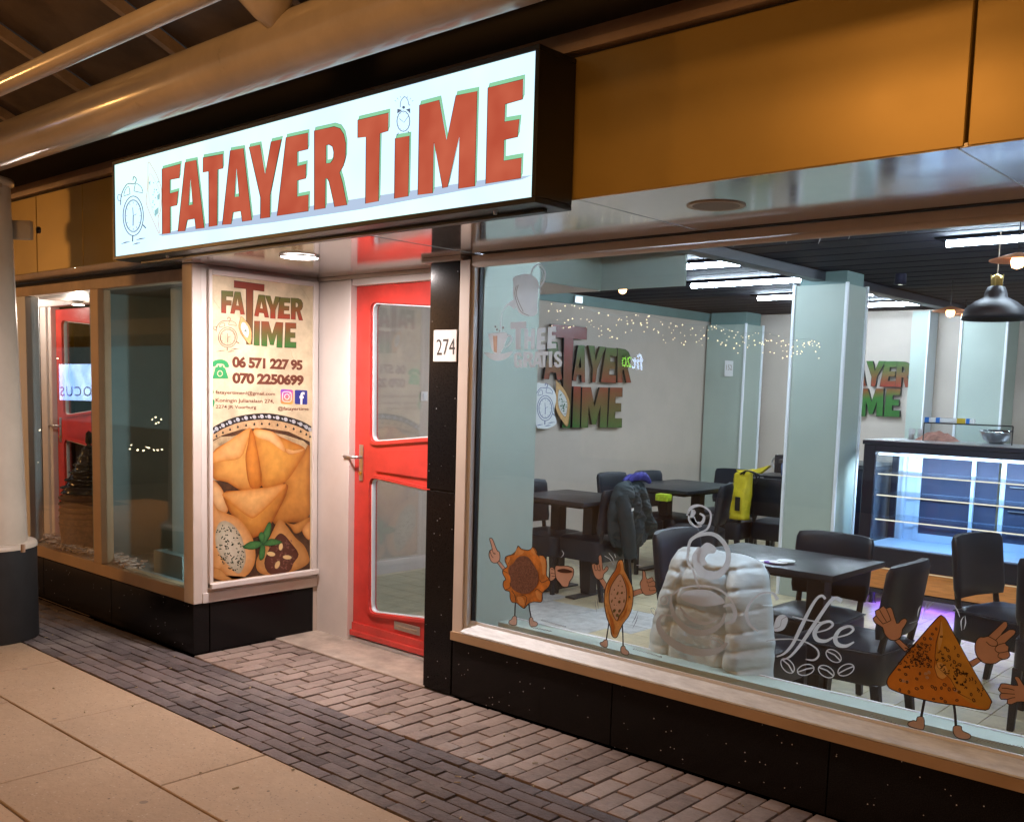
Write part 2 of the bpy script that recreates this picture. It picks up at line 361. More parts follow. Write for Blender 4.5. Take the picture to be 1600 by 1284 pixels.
M_frost = vinyl(P('frosted film', (.66, .67, .69), .6, var=.04, vs=20))
M_froD = P('frosted film shade', (.27, .25, .24), .6)
M_vcol = VCol('printed picture')
M_vcol2 = VCol('printed pastry', .5, 90, .15)
M_brown = P('brown print', (.13, .035, .018), .45, var=.3, vs=40)
M_maroon = P('maroon print', (.16, .022, .014), .45)
M_paper = P('parchment print', (.60, .50, .34), .5, var=.28, vs=7)
M_gold = P('brass', (.75, .55, .2), .3, metal=1)
M_copper = P('copper disc', (.80, .32, .16), .5, metal=.6)
M_tube = Emit('lit tube', (.70, .84, 1), 150)
M_down = Emit('lit downlight', (1, .9, .84), 20)
M_bulb = Emit('lit bulb', (1, .50, .22), 14)
M_fairy = Emit('fairy bulb', (1, .78, .48), 2.6)
M_led = Emit('shelf led', (.60, .76, 1), 5)
M_ledw = Emit('warm shelf led', (1, .88, .68), 1.3)
M_uv = Emit('violet led strip', (.22, .10, 1), 60)
RED = (.26, .035, .015); GRN = (.032, .13, .022); OLV = (.12, .085, .02)

# ------------------------------------------------------------------ key levels of the place
YF, YL, YR, YD, XB, ZS = 2.68, 2.92, 3.469, 3.80, -5.03, 2.19
ZC = 2.5; XW = -6.25; YB = 10.75

# ------------------------------------------------------------------ sodium lamps under the canopy, the high one added
def sodium(loc, label, e):
    t = thing('canopy_lamp', label, 'street lamp', loc, 0, 'sodium lamps under the canopy')
    MB().lathe([(.0, .12), (.05, .12), (.16, .02), (.165, 0), (.15, 0)], (0, 0, 0)).obj('lamp_shade', M_black, t, True)
    MB().lathe([(.0, -.02), (.1, -.015), (.14, .003), (0, .003)], (0, 0, 0)).obj('lens', Emit('sodium lens', (1, .42, .09), e/30), t, True)
    MB().tube([(0, 0, .12), (0, 0, 1.9)], .015, 8).obj('rod', M_black, t)
    ld = bpy.data.lights.new('sodium_light', 'POINT'); ld.energy = e; ld.color = (1, .47, .14); ld.shadow_soft_size = .30
    lo = bpy.data.objects.new('sodium_light', ld); COL.objects.link(lo); lo.parent = t; lo.location = (0, 0, -.16)
SOD = 230
sodium((.8, -1.5, 2.62), 'sodium lamp hanging behind the camera to the right', SOD*.6)
sodium((-10.5, -1.6, 2.62), 'sodium lamp hanging over the street to the left', SOD*2.2)
sodium((-2.2, -.6, 3.6), 'added unseen lamp high under the canopy, brightening the tube and roof underside', SOD*.55)  # extra lamp added to brighten the dark band above the fascia

# ------------------------------------------------------------------ ground
def slabset():
    g = struct(box('street', -14, 6, -7, 1.33, -.1, -.004, M_sand))
    t = struct(box('slab_paving', -14, 6, 1.33, 2.335, -.1, -.012, M_sand))
    bed = []
    for (y0, y1, off) in ((1.855, 2.335, -3.452), (1.375, 1.852, -3.887)):
        x = off-.98*9
        while x < 5:
            bed.append((x, x+.98, y0, y1)); x += .98
    y = 1.372; k = 0
    while y > -6:
        k += 1; x = -3.4-.98*9+(.49 if k % 2 else 0)
        while x < 5: bed.append((x, x+.98, y-.48, y)); x += .98
        y -= .48
    far = MB()
    for x0, x1, y0, y1 in bed:
        if y0 > .3 and -9 < x0 < 1:
            h = R.uniform(-.0015, .0015)
            MB().box(x0+.003, x1-.003, y0+.003, y1-.003, -.03, h).obj('slab', M_slab, t, False, .003, 1)
        else: far.box(x0+.003, x1-.003, y0+.003, y1-.003, -.003, 0)
    o = far.obj('slab_field', M_slab, g); o['kind'] = 'stuff'
slabset()
def brickset(name, x0, x1, y0, y1, dx, dy, mat, alongx, jit, base, gap=.005):
    t = struct(box(name, x0, x1, y0, y1, -.1, -.012, M_sand)); protos = []
    for k in range(6):
        m = MB().box(-dx/2+gap/2, dx/2-gap/2, -dy/2+gap/2, dy/2-gap/2, -.03, 0)
        o = m.obj('brick', mat, None, False, .006, 2); bpy.data.objects.remove(o) if False else None; protos.append(o.data); COL.objects.unlink(o); bpy.data.objects.remove(o)
    out = []
    if alongx:
        ny = int(round((y1-y0)/dy)); 
        for j in range(ny):
            x = x0+(dx/2 if j % 2 else 0)
            while x < x1: out.append((x, y0+(j+.5)*dy, 1)); x += dx
    else:
        i = 0; x = x0+dx/2
        while x < x1:
            if i % 2:
                out += [(x, y0+dy*.25, .5), (x, y0+dy, 1), (x, y0+dy*2, 1), (x, y0+dy*2.75, .5)]
            else: out += [(x, y0+dy*(k+.5), 1) for k in range(3)]
            x += dx; i += 1
    return t, protos, out
def place(t, protos, out, y0, y1, lim, jit):
    out.sort(key=lambda p: (p[0]+1.5)**2*.35+(p[1]-1)**2)
    mb = MB(); me0 = protos[0]
    for i, (x, y, sc1) in enumerate(out):
        if i < lim:
            o = bpy.data.objects.new('brick', R.choice(protos)); COL.objects.link(o); o.parent = t; o.scale.y = sc1
            o.location = (x+R.uniform(-1, 1)*jit, y+R.uniform(-1, 1)*jit, R.uniform(-.0035, .0025)); o.rotation_euler = (R.uniform(-1, 1)*jit*1.5, R.uniform(-1, 1)*jit*2, R.uniform(-1, 1)*jit*4)
        else:
            b = len(mb.v); dz = R.uniform(-.003, .002); mb.v += [Vector((v.co.x, v.co.y*sc1, v.co.z))+Vector((x, y, dz)) for v in me0.vertices]; mb.f += [tuple(b+k for k in p.vertices) for p in me0.polygons]
    if mb.v:
        o = mb.obj('far_bricks', me0.materials[0], t); o['kind'] = 'stuff'
a = brickset('brick_paving', -5.02, .9, 2.905, 3.462, .094, .1855, M_brick, False, .002, .0, .009); place(*a, 2.9, 3.46, 290, .0018)
a = brickset('dark_paving', -12, 1.5, 2.34, 2.90, .2, .07, M_dark, True, .002, 0, .007); place(*a, 2.3, 2.9, 290, .0028)
# threshold stone in the entrance
t = struct(box('entrance_step', -5.03, -3.70, 3.462, 3.86, -.1, .008, P('worn concrete step', (.42, .34, .28), .7, var=.35, vs=6, bump=.3), None, .004))
# litter on the paving
lit = MB()
for i in range(70):
    x = R.uniform(-6, -1.5); y = R.uniform(1.4, 3.4); a = R.uniform(0, 3); l = R.uniform(.004, .014); m = Matrix.Translation((x, y, .003)) @ Matrix.Rotation(a, 4, 'Z')
    lit.box(-l, l, -.003, .003, 0, .003, m)
o = lit.obj('litter', P('leaf litter', (.35, .27, .16), .8, var=.5, vs=30)); o['kind'] = 'stuff'

# ------------------------------------------------------------------ shop room (floor, walls, ceiling)
fl = struct(box('floor', XW, 1.6, 3.84, YB, -.1, -.010, M_grout))
ts = .20; tp = {}
for nm, mt in (('a', M_tile), ('b', M_tile2)):
    o = MB().box(.002, ts-.002, .002, ts-.002, -.012, 0).obj('tile', mt, None, False, .0015, 1); tp[nm] = o.data; COL.objects.unlink(o); bpy.data.objects.remove(o)
cells = []
nx = int((1.6-XW)/ts); ny = int((YB-3.84)/ts)
for i in range(nx):
    for j in range(ny): cells.append((XW+i*ts, 3.84+j*ts))
def vis(c):
    x, y = c; v = Vector((x+.1, y+.1, -HC)); d = v.dot(Vector(_f)); u = v.dot(Vector(_r))/d*FPX+800 if d > 0 else -9
    return 720 < u < 1640
cells.sort(key=lambda c: (0 if vis(c) else 1, c[0]**2+c[1]**2))
rest = MB()
for k, (x, y) in enumerate(cells):
    grey = (x < -2.9 and y < 5.7 and noise.noise(Vector((x*1.3, y*1.3, 0))) > -.25) or (x+y*.2 < -3.2 and y < 5.4)
    if k < 290:
        o = bpy.data.objects.new('tile', tp['b' if grey else 'a']); COL.objects.link(o); o.parent = fl; o.location = (x, y, R.uniform(-.0008, .0008))
    else: rest.box(x+.002, x+ts-.002, y+.002, y+ts-.002, -.012, 0)
o = rest.obj('far_tiles', M_tile, fl); o['kind'] = 'stuff'
wl_ = struct(box('wall_left', XW-.1, XW, 3.84, YB, -.1, ZC, M_plaster))
box('skirting', XW, XW+.014, 3.9, YB-.05, 0, .11, M_cream2, wl_, .002)
box('frieze', XW, XW+.02, 3.9, YB-.4, 2.40, ZC-.004, M_green2, wl_)
wb = struct(box('wall_back', XW-.1, 1.7, YB, YB+.1, -.1, ZC+.1, M_plaster))
struct(box('wall_right', 1.6, 1.7, 3.6, YB, -.1, ZC+.1, M_plaster))
fw = struct(box('wall_front', XW-.1, XB-.004, 3.62, 3.84, -.1, 2.6, M_plaster))
M_slr = P('grey ceiling rail', (.10, .10, .14), .6)
ce = struct(box('ceiling', XW-.1, 1.7, 3.56, YB+.1, ZC+.05, ZC+.15, M_gap))
y = 3.6
while y < YB-.2:
    box('ceiling_slat', XW+.02, 1.58, y, y+.262, ZC, ZC+.03, M_ceil, ce, .004)
    box('ceiling_rail', XW+.02, 1.58, y+.266, y+.280, ZC+.008, ZC+.04, M_slr, ce)
    y += .284
box('beam', -3.51, -3.40, 3.62, YB-.01, ZC-.07, ZC-.002, P('dark beam', (.05, .05, .065), .4), ce, .004)
# bulkhead inside the window
bh = thing('bulkhead', 'sage green boxed bulkhead with pale underside behind the top of the shop window', 'bulkhead')
box('side_board', -4.2, -4.18, 3.62, 5.5, 2.235, ZC-.003, M_green, bh)
box('end_board', -4.18, -3.52, 5.48, 5.5, 2.235, ZC-.003, M_green, bh)
box('underside', -5.6, -4.204, 3.86, 5.5, 2.232, 2.25, M_cream2, bh)
# green piers with white corner trims
def gpier(name, x0, x1, y0, y1, label, z1=2.46, trims=((0, 0), (1, 0), (1, 1)), grp='green boxed piers in the shop'):
    t = thing(name, label, 'pier', (0, 0, 0), 0, grp)
    box('panel', x0+.004, x1-.004, y0+.004, y1-.004, 0, z1-.06, M_green, t)
    box('head', x0+.03, x1-.02, y0+.03, y1-.03, z1-.058, ZC-.002, M_green2, t)
    for i, j in trims:
        x = x1 if i else x0; y = y1 if j else y0
        box('trim', x-.012, x+.012, y-.012, y+.012, .002, z1-.05, M_whalu, t, .003)
gpier('green_pier', -3.63, -3.21, 7.2, 7.56, 'large sage green pier with white corner trims in the middle of the shop')
gpier('green_pier', XW+.025, -5.72, 10.22, 10.62, 'green pier in the far left corner below the round camera', 2.42, ((1, 0), (1, 1)))
gpier('green_pier', -3.40, -2.98, 10.3, 10.7, 'green pier with white edges against the back wall behind the black pendant lamp', 2.47, ((0, 0), (1, 0)))
pf = thing('green_fin', 'narrow pale green fin between the wall lettering and the pendant lamp', 'pier'); box('panel', -3.96, -3.80, 10.5, 10.74, 0, 2.47, M_green, pf); box('edge', -3.799, -3.785, 10.5, 10.74, 0, 2.47, M_whalu, pf)
ret = thing('green_return', 'sage green side panel filling the left end of the shop window', 'panel')
box('side_face', -3.43, -3.405, 3.535, at(836, 700, 'x', -3.405).y, -.01, 2.5, M_green, ret)
sl = thing('inner_window_ledge', 'pale green ledge running along the inside foot of the shop window', 'ledge')
box('ledge_top', -3.30, 1.5, 3.585, 3.70, .372, .40, M_green, sl); box('ledge_edge', -3.30, 1.5, 3.701, 3.712, .36, .404, M_whalu, sl, .002); box('ledge_wall', -3.30, 1.5, 3.60, 3.69, -.01, .370, M_green, sl)

# ceiling tubes
M_hous = P('matt black housing', (.0015, .0015, .002), 1, spec=0)
def tube_light(x0, x1, y, lab):
    t = thing('tube_light', lab, 'ceiling light', ((x0+x1)/2, y, ZC), 0, 'fluorescent tubes under the slatted ceiling'); w = (x1-x0)/2
    box('housing', -w-.05, w+.05, -.075, .075, -.010, -.001, M_hous, t, .003)
    MB().tube([(-w, 0, -.032), (w, 0, -.032)], .019, 10).obj('tube', M_tube, t, True)
tube_light(-4.75, -3.56, 6.27, 'lit ceiling tube nearest the green bulkhead'); tube_light(-4.67, -3.6, 7.39, 'lit ceiling tube ending at the top of the large green pier')
tube_light(-4.7, -3.6, 8.6, 'lit ceiling tube partly hidden behind the left edge of the large pier'); tube_light(-4.75, -3.57, 9.65, 'lit ceiling tube to the right of the large pier, above the back wall')
tube_light(-2.13, -.95, 6.1, 'lit ceiling tube high at the right edge of the window'); tube_light(-.6, .6, 6.1, 'lit ceiling tube beyond the right edge of the window')
tube_light(-1.35, -.15, 3.66, 'added ceiling tube, unseen behind the window head near the right edge'); tube_light(-2.95, -1.6, 3.66, 'added ceiling tube, unseen close behind the window head'); tube_light(-2.1, -.9, 8.6, 'lit ceiling tube over the display case')  # both tubes behind the window head are added to brighten jacket and ledge

# ------------------------------------------------------------------ block letters
BL = {
 'F': [[(0, 0), (1, 0), (1, .25), (.42, .25), (.42, .42), (.88, .42), (.88, .64), (.42, .64), (.42, 1), (0, 1)]],
 'A': [[(.3, 0), (.72, 0), (1, 1), (.72, 1), (.66, .82), (.34, .82), (.28, 1), (0, 1)], [(.5, .3), (.6, .62), (.4, .62)]],
 'T': [[(0, 0), (1, 0), (1, .25), (.68, .25), (.68, 1), (.32, 1), (.32, .25), (0, .25)]],
 'Y': [[(0, 0), (.34, 0), (.5, .4), (.66, 0), (1, 0), (.66, .62), (.66, 1), (.34, 1), (.34, .62)]],
 'E': [[(.08, 0), (1, 0), (1, .23), (.5, .23), (.5, .39), (.92, .39), (.92, .6), (.5, .6), (.5, .77), (1, .77), (1, 1), (0, 1)]],
 'R': [[(0, 0), (.6, 0), (.85, .06), (.97, .2), (.97, .38), (.88, .5), (.76, .56), (1, 1), (.66, 1), (.48, .62), (.38, .62), (.38, 1), (0, 1)], [(.38, .2), (.55, .22), (.6, .3), (.55, .4), (.38, .42)]],
 'I': [[(0, 0), (1, 0), (1, 1), (0, 1)]],
 'M': [[(0, 0), (.33, 0), (.5, .48), (.67, 0), (1, 0), (1, 1), (.73, 1), (.73, .45), (.58, .92), (.42, .92), (.27, .45), (.27, 1), (0, 1)]],
 'H': [[(0, 0), (.36, 0), (.36, .38), (.64, .38), (.64, 0), (1, 0), (1, 1), (.64, 1), (.64, .62), (.36, .62), (.36, 1), (0, 1)]],
}
BL['G'] = [[(.95, .3), (.66, .3), (.62, .2), (.5, .17), (.38, .22), (.36, .5), (.38, .78), (.5, .84), (.64, .8), (.64, .66), (.5, .66), (.5, .47), (1, .47), (1, 1), (.8, 1), (.74, .92), (.5, 1), (.2, .96), (.03, .8), (0, .5), (.03, .2), (.2, .04), (.5, 0), (.8, .05), (.95, .18)]]
BL['S'] = [[(.95, .3), (.64, .3), (.6, .2), (.48, .17), (.36, .22), (.4, .33), (.8, .48), (1, .68), (.9, .92), (.6, 1), (.35, 1), (.08, .92), (0, .68), (.34, .68), (.4, .8), (.52, .83), (.66, .77), (.6, .66), (.2, .5), (.02, .3), (.12, .08), (.4, 0), (.65, 0), (.9, .08)]]
def glyph(ch, q):
    tl, tr, br, bl = q; out = []
    for lp in BL[ch]:
        out.append([((tl[0]*(1-u)+tr[0]*u)*(1-v)+(bl[0]*(1-u)+br[0]*u)*v, (tl[1]*(1-u)+tr[1]*u)*(1-v)+(bl[1]*(1-u)+br[1]*u)*v) for u, v in lp])
    return out
def logo(parent, pl, c, rows, mats, depth, off, sidemat=None, outline=0):
    for ch, q, mi in rows:
        g = glyph(ch, c(q))
        if depth:
            fill('letter', [g], pl, M_ink, parent, off, depth)
            fill('letter_face', [g], pl, mats[mi], parent.children[-1] if False else parent, off+depth+.001)
        else:
            fill('letter', [g], pl, mats[mi], parent, off)
            if outline: fill('letter_outline', [s for l in g for s in stroke(l, outline, True)], pl, M_maroon, parent, off+.0005)

def clock(parent, pl, c, cx, cy, rx, ry, off, col, face, w):
    """cartoon twin bell alarm clock drawn with thin lines"""
    e = lambda x, y, a, b, n=28: ell(cx+x*rx, cy+y*ry, a*rx, b*ry, 0, n)
    if face: fill('clock_face', [c(e(0, 0, 1.0, 1.0))], pl, face, parent, off)
    L = []
    for k in (1.0, .82, .78): L += stroke(c(e(0, 0, k, k)), w*(1.4 if k == 1 else .8), True)
    L += stroke(c([(cx, cy), (cx-.05*rx, cy-.42*ry)]), w*1.1); L += stroke(c([(cx, cy), (cx-.02*rx, cy+.5*ry)]), w*1.5); L += stroke(c([(cx, cy), (cx+.32*rx, cy-.1*ry)]), w*.8)
    for k in range(12):
        a = k*math.pi/6; L += stroke(c([(cx+math.cos(a)*rx*.62, cy+math.sin(a)*ry*.62), (cx+math.cos(a)*rx*.72, cy+math.sin(a)*ry*.72)]), w*.8)
    arc = bez([(cx-1.25*rx, cy-.55*ry), (cx-1.15*rx, cy-1.1*ry), (cx-.6*rx, cy-1.6*ry), (cx+.1*rx, cy-1.62*ry), (cx+.3*rx, cy-1.85*ry), (cx+.05*rx, cy-1.98*ry), (cx-.03*rx, cy-1.8*ry)], 4, False)
    L += stroke(c(arc), w*1.4)
    L += stroke(c(bez([(cx-1.25*rx, cy-.75*ry), (cx-1.5*rx, cy-.8*ry), (cx-1.5*rx, cy-1.05*ry), (cx-1.25*rx, cy-1.05*ry), (cx-1.1*rx, cy-.95*ry)], 4, False)), w)
    for sx, y0 in ((-1, -1.0), (1, -1.15)):
        b = [(cx+sx*.2*rx-.12*rx, cy+(y0-.1)*ry), (cx+sx*.35*rx-.1*rx, cy+(y0-.48)*ry), (cx+sx*.8*rx, cy+(y0-.3)*ry), (cx+sx*.95*rx, cy+y0*ry)]
        L += stroke(c(bez(b, 3, False)+[b[0]]), w)
    L += stroke(c([(cx-.05*rx, cy+1.0*ry), (cx-.06*rx, cy+1.3*ry)]), w*2); L += stroke(c([(cx+.95*rx, cy+.45*ry), (cx+1.25*rx, cy+.62*ry)]), w*2)
    for x0, y0, x1, y1 in ((-1.2, 1.42, -.3, 1.3), (-.05, 1.45, .7, 1.36), (.3, 1.22, 1.2, 1.12)):
        L += stroke(c([(cx+x0*rx, cy+y0*ry), (cx+(x0+x1)/2*rx, cy+(y0*.3+y1*.7)*ry), (cx+x1*rx, cy+y1*ry)]), [w*.4, w*2, w*.4])
    fill('clock_lines', L, pl, col, parent, off+.0008)

# ------------------------------------------------------------------ light box sign
sg = thing('light_box_sign', 'long black light box sign with glowing white face and red shop name above the entrance', 'sign')
X0, X1, YS, Z0, Z1 = -5.055, -2.178, 2.487, 2.155, 2.648
for q in ((X0, X1, YS, YF-.003, Z1-.018, Z1), (X0, X1, YS, YF-.003, Z0, Z0+.018), (X0, X0+.018, YS, YF-.003, Z0+.018, Z1-.018), (X1-.018, X1, YS, YF-.003, Z0+.018, Z1-.018)):
    box('casing', *q, M_black, sg, .002)
box('back_plate', X0+.018, X1-.018, YF-.03, YF-.005, Z0+.018, Z1-.018, M_black, sg)
def EmitVar(name, c1, c2, st, sc):
    m = Emit(name, c1, st); N = m.node_tree.nodes; L = m.node_tree.links; g = N.new('ShaderNodeNewGeometry'); n = N.new('ShaderNodeTexNoise'); n.inputs['Scale'].default_value = sc
    r = N.new('ShaderNodeValToRGB'); r.color_ramp.elements[0].position = .35; r.color_ramp.elements[1].position = .65; r.color_ramp.elements[0].color = (*c1, 1); r.color_ramp.elements[1].color = (*c2, 1)
    L.new(g.outputs['Position'], n.inputs[0]); L.new(n.outputs[0], r.inputs[0]); L.new(r.outputs[0], N['Emission'].inputs[0]); return m
M_face = EmitVar('backlit acrylic', (.55, .76, .95), (.62, .95, .87), 1.5, 3)
M_sred = EmitVar('backlit red film', (.50, .085, .045), (.60, .13, .07), 1.0, 6)
M_sgrn = Emit('backlit green film', (.34, .78, .45), .85); M_sgrn2 = Emit('backlit green edge', (.2, .5, .3), .7)
M_sblu = Emit('backlit blue film', (.52, .64, .84), .95); M_sdark = Emit('backlit dark line', (.10, .03, .03), .5); M_sgrey = Emit('backlit grey line', (.16, .20, .30), .7)
M_steal = Emit('backlit teal', (.4, .75, .8), .8); M_sorg = Emit('backlit faint orange', (.85, .55, .45), .85)
box('face_panel', X0+.018, X1-.018, YS+.006, YS+.012, Z0+.018, Z1-.018, M_face, sg)
PS = Plane('y', YS+.006, (0, -1, 0))
cA = crop(180, 240, .1375); cB = crop(380, 180, 180/1360); cC = crop(550, 120, .19375)
fill('blue_band', [[(247, 366.5), (272, 361), (320, 350), (400, 336), (486, 322), (560, 310.4), (759, 280.8), (832, 274), (815, 281), (560, 328), (425, 348), (300, 363), (254, 369)]], PS, M_sblu, sg, .0006)
LT = [
 (cA, [[(537, 178), (750, 120), (735, 280), (628, 300), (628, 455), (722, 428), (707, 590), (630, 607), (632, 905), (540, 918)]], (1.2, -4.6)),
 (cA, [[(800, 103), (928, 75), (1018, 848), (922, 858), (908, 742), (825, 757), (800, 880), (718, 888)], [(862, 290), (888, 580), (840, 590)]], (1.2, -4.6)),
 (cA, [[(1003, 50), (1230, 8), (1230, 172), (1170, 185), (1165, 820), (1070, 835), (1068, 205), (1003, 218)]], (1.2, -4.8)),
 (cA, [[(1313, -31), (1464, -58), (1558, 760), (1450, 775), (1432, 655), (1345, 670), (1325, 802), (1222, 812)], [(1385, 172), (1415, 490), (1362, 495)]], (1.3, -4.9)),
 (cB, [[(75, 380), (205, 352), (265, 700), (335, 318), (458, 288), (325, 945), (322, 1208), (208, 1224), (210, 975)]], (1.4, -5.2)),
 (cB, [[(512, 268), (772, 212), (770, 405), (645, 435), (645, 605), (750, 578), (745, 750), (645, 775), (645, 965), (778, 940), (775, 1135), (405, 1192)]], (1.6, -5.5)),
 (cB, [[(845, 188), (1080, 138), (1150, 160), (1195, 230), (1218, 340), (1215, 500), (1190, 600), (1145, 680), (1180, 800), (1232, 1062), (1085, 1085), (1020, 790), (1000, 752), (978, 752), (975, 1100), (845, 1122)], [(985, 360), (1020, 350), (1060, 375), (1075, 440), (1070, 520), (1035, 568), (985, 572)]], (1.7, -5.8)),
 (cC, [[(50, 352), (300, 293), (295, 440), (230, 460), (218, 1005), (112, 1025), (118, 488), (50, 495)]], (2, -6.2)),
 (cC, [[(352, 500), (468, 478), (458, 965), (345, 985)]], (2, -6.4)),
 (cC, [[(548, 232), (708, 190), (768, 515), (842, 155), (1015, 118), (995, 885), (862, 905), (870, 485), (775, 890), (735, 900), (665, 530), (655, 940), (535, 955)]], (2.2, -6.8)),
 (cC, [[(1100, 92), (1385, 22), (1380, 185), (1240, 225), (1235, 365), (1355, 345), (1340, 488), (1232, 512), (1228, 680), (1372, 655), (1365, 820), (1082, 865)]], (2.4, -7)),
]
for c, g, (dx, dy) in LT:
    g = [c(l) for l in g]; lo = fill('letter', [g], PS, M_sred, sg, .0022)
    out = g[0]
    ext = []
    for l in g:                             # green extrusion seen above and right of each letter
        for i in range(len(l)):
            a, b = l[i], l[(i+1) % len(l)]; ext.append([a, b, (b[0]+dx, b[1]+dy), (a[0]+dx, a[1]+dy)])
    for sub in (None,): fill('letter_side', ext, PS, M_sgrn, lo, .0010)
    fill('letter_rim', [s for l in g for s in stroke([(x+dx, y+dy) for x, y in l], .7, True)], PS, M_sgrn2, lo, .0013)
    fill('letter_outline', [s for l in g for s in stroke(l, .9, True)], PS, M_sdark, lo, .0026)
clock(sg, PS, cA, 210, 710, 115, 225, .0015, M_sgrey, None, .9)
pas = bez([(380, 100), (420, 150), (480, 260), (530, 420), (520, 640), (490, 740), (505, 910), (450, 800), (380, 640), (355, 540), (370, 400), (375, 250)], 4)
fill('pastry_lines', stroke(cA(pas), 1.0, True)+stroke(cA(bez([(395, 230), (380, 400), (400, 560), (470, 730), (505, 600), (505, 430), (450, 300)], 3)), .7, True), PS, M_sorg, sg, .0015)
fill('pastry_dots', [cA(ell(R.uniform(400, 500), R.uniform(290, 620), 6, 9, 0, 6)) for _ in range(16)]+[cA([(450, 650), (495, 610), (490, 680), (455, 720)]), cA([(480, 480), (510, 450), (505, 520), (485, 530)]), cA([(385, 330), (405, 310), (400, 370)])], PS, M_steal, sg, .0017)
# small alarm clock standing on the i
SC = []
SC += stroke(cC(ell(420, 362, 52, 82)), 1.2, True); SC += stroke(cC([(388, 340), (425, 372), (462, 318)]), .8)
SC += stroke(cC(bez([(395, 250), (400, 200), (430, 165), (455, 190), (465, 230), (475, 230)], 4, False)), .9); SC += stroke(cC([(380, 455), (370, 475)]), 1.2); SC += stroke(cC([(455, 440), (468, 458)]), 1.2)
SC += [cC([(370, 300), (372, 262), (410, 272), (385, 290)]), cC([(475, 300), (475, 258), (440, 268), (462, 285)]), cC(ell(422, 250, 12, 12, 0, 8))]
for a in range(-60, 61, 20): SC += stroke(cC([(425+math.sin(math.radians(a))*72, 232-math.cos(math.radians(a))*60), (425+math.sin(math.radians(a))*88, 232-math.cos(math.radians(a))*76)]), .5)
for k in range(12): SC += stroke(cC([(420+math.cos(k*math.pi/6)*40, 362+math.sin(k*math.pi/6)*66), (420+math.cos(k*math.pi/6)*45, 362+math.sin(k*math.pi/6)*73)]), .6)
fill('small_clock', SC, PS, M_sgrey, sg, .0034)
box('sign_rail', X0+.1, X1-.05, YS+.10, YS+.12, Z0-.012, Z0-.001, M_black, sg)
for x in (-4.6, -2.4): MB().lathe([(0, -.012), (.006, -.012), (.008, 0)], (x, YS+.05, Z0), 8).obj('screw', M_alu, sg)

# ------------------------------------------------------------------ fascia
fa = thing('fascia', 'amber orange metal fascia band above the shopfronts', 'fascia')
def fx(px, py, Y=YF): return at(px, py, 'y', Y).x
joints = [-12, -9.2, fx(57, 350), fx(129, 340), -3.9, -2.3, fx(1517, 112), .4, 1.7]
joints[5] = -3.9+.6; joints = sorted([-12, -9.2, fx(57, 350), fx(129, 340), -4.4, -2.35, fx(1517, 112), .5, 1.8])
for a, b in zip(joints, joints[1:]): box('fascia_panel', a+.004, b-.004, YF, YF+.03, ZS+.002, 2.655, M_orange, fa, .003)
box('fascia_back', -12, 1.8, YF+.031, YF+.05, ZS+.01, 2.9, M_gap, fa)
m = MB(); pr = [(YF-.012, 2.672), (YF-.012, 2.70), (YF+.05, 2.78), (YF+.10, 2.92), (YF+.12, 2.92), (YF+.06, 2.672)]
for x in (-12, 1.8): m.v += [Vector((x, y, z)) for y, z in pr]
n = len(pr); m.f += [tuple(range(n)), tuple(range(n, 2*n))]+[(i, (i+1) % n, (i+1) % n+n, i+n) for i in range(n)]
m.obj('fascia_cap', M_fastop, fa)
# soffit
so = thing('soffit', 'shiny metal soffit panels under the fascia', 'soffit')
sj = [-12, -9.9, -7.6, -5.02, -3.4, -2.155, -.926, .3, 1.8]
for a, b in zip(sj, sj[1:]):
    d = YL+.02 if b < -5.0 else (3.86 if b < -3.3 else YR-.02)
    if b == -5.02: d = YL+.03
    box('soffit_panel', a+.003, b-.003, YF+.003, d, ZS, ZS+.012, M_soffit, so, .001)
for px_, py_ in ((700, 355),): pass
box('soffit_edge', -3.36, 1.8, YR-.018, YR+.03, ZS-.002, ZS+.02, M_gap, so)
box('soffit_joint', -3.41, -3.404, YF+.01, 3.44, ZS-.001, ZS+.0, M_gap, so)
# downlight and speaker
p = at(468, 400, 'z', ZS); t = thing('downlight', 'lit round downlight in the soffit over the entrance', 'downlight', (p.x, p.y, ZS))
MB().lathe([(.100, -.001), (.103, -.008), (.095, -.010), (.092, -.001)], (0, 0, 0)).obj('ring', M_white, t, True); MB().lathe([(0, -.008), (.094, -.008)], (0, 0, 0)).obj('lens', M_down, t)
ld = bpy.data.lights.new('downlight_lamp', 'AREA'); ld.shape = 'DISK'; ld.size = .15; ld.energy = 50; ld.color = (1, .88, .85)
lo = bpy.data.objects.new('downlight_lamp', ld); COL.objects.link(lo); lo.parent = t; lo.location = (0, 0, -.014)
p = at(1119, 321, 'z', ZS); t = thing('ceiling_speaker', 'round beige speaker grille in the soffit above the shop window', 'speaker', (p.x, p.y, ZS))
MB().lathe([(.098, 0), (.099, -.003), (.088, -.005), (.080, -.003)], (0, 0, 0), 32).obj('rim', P('beige rim', (.55, .47, .37), .4), t, True)
MB().lathe([(0, -.0045), (.05, -.0042), (.080, -.0028)], (0, 0, 0), 32).obj('grille', P('grille mesh', (.30, .24, .19), .6, bump=.6, bs=900), t, True)

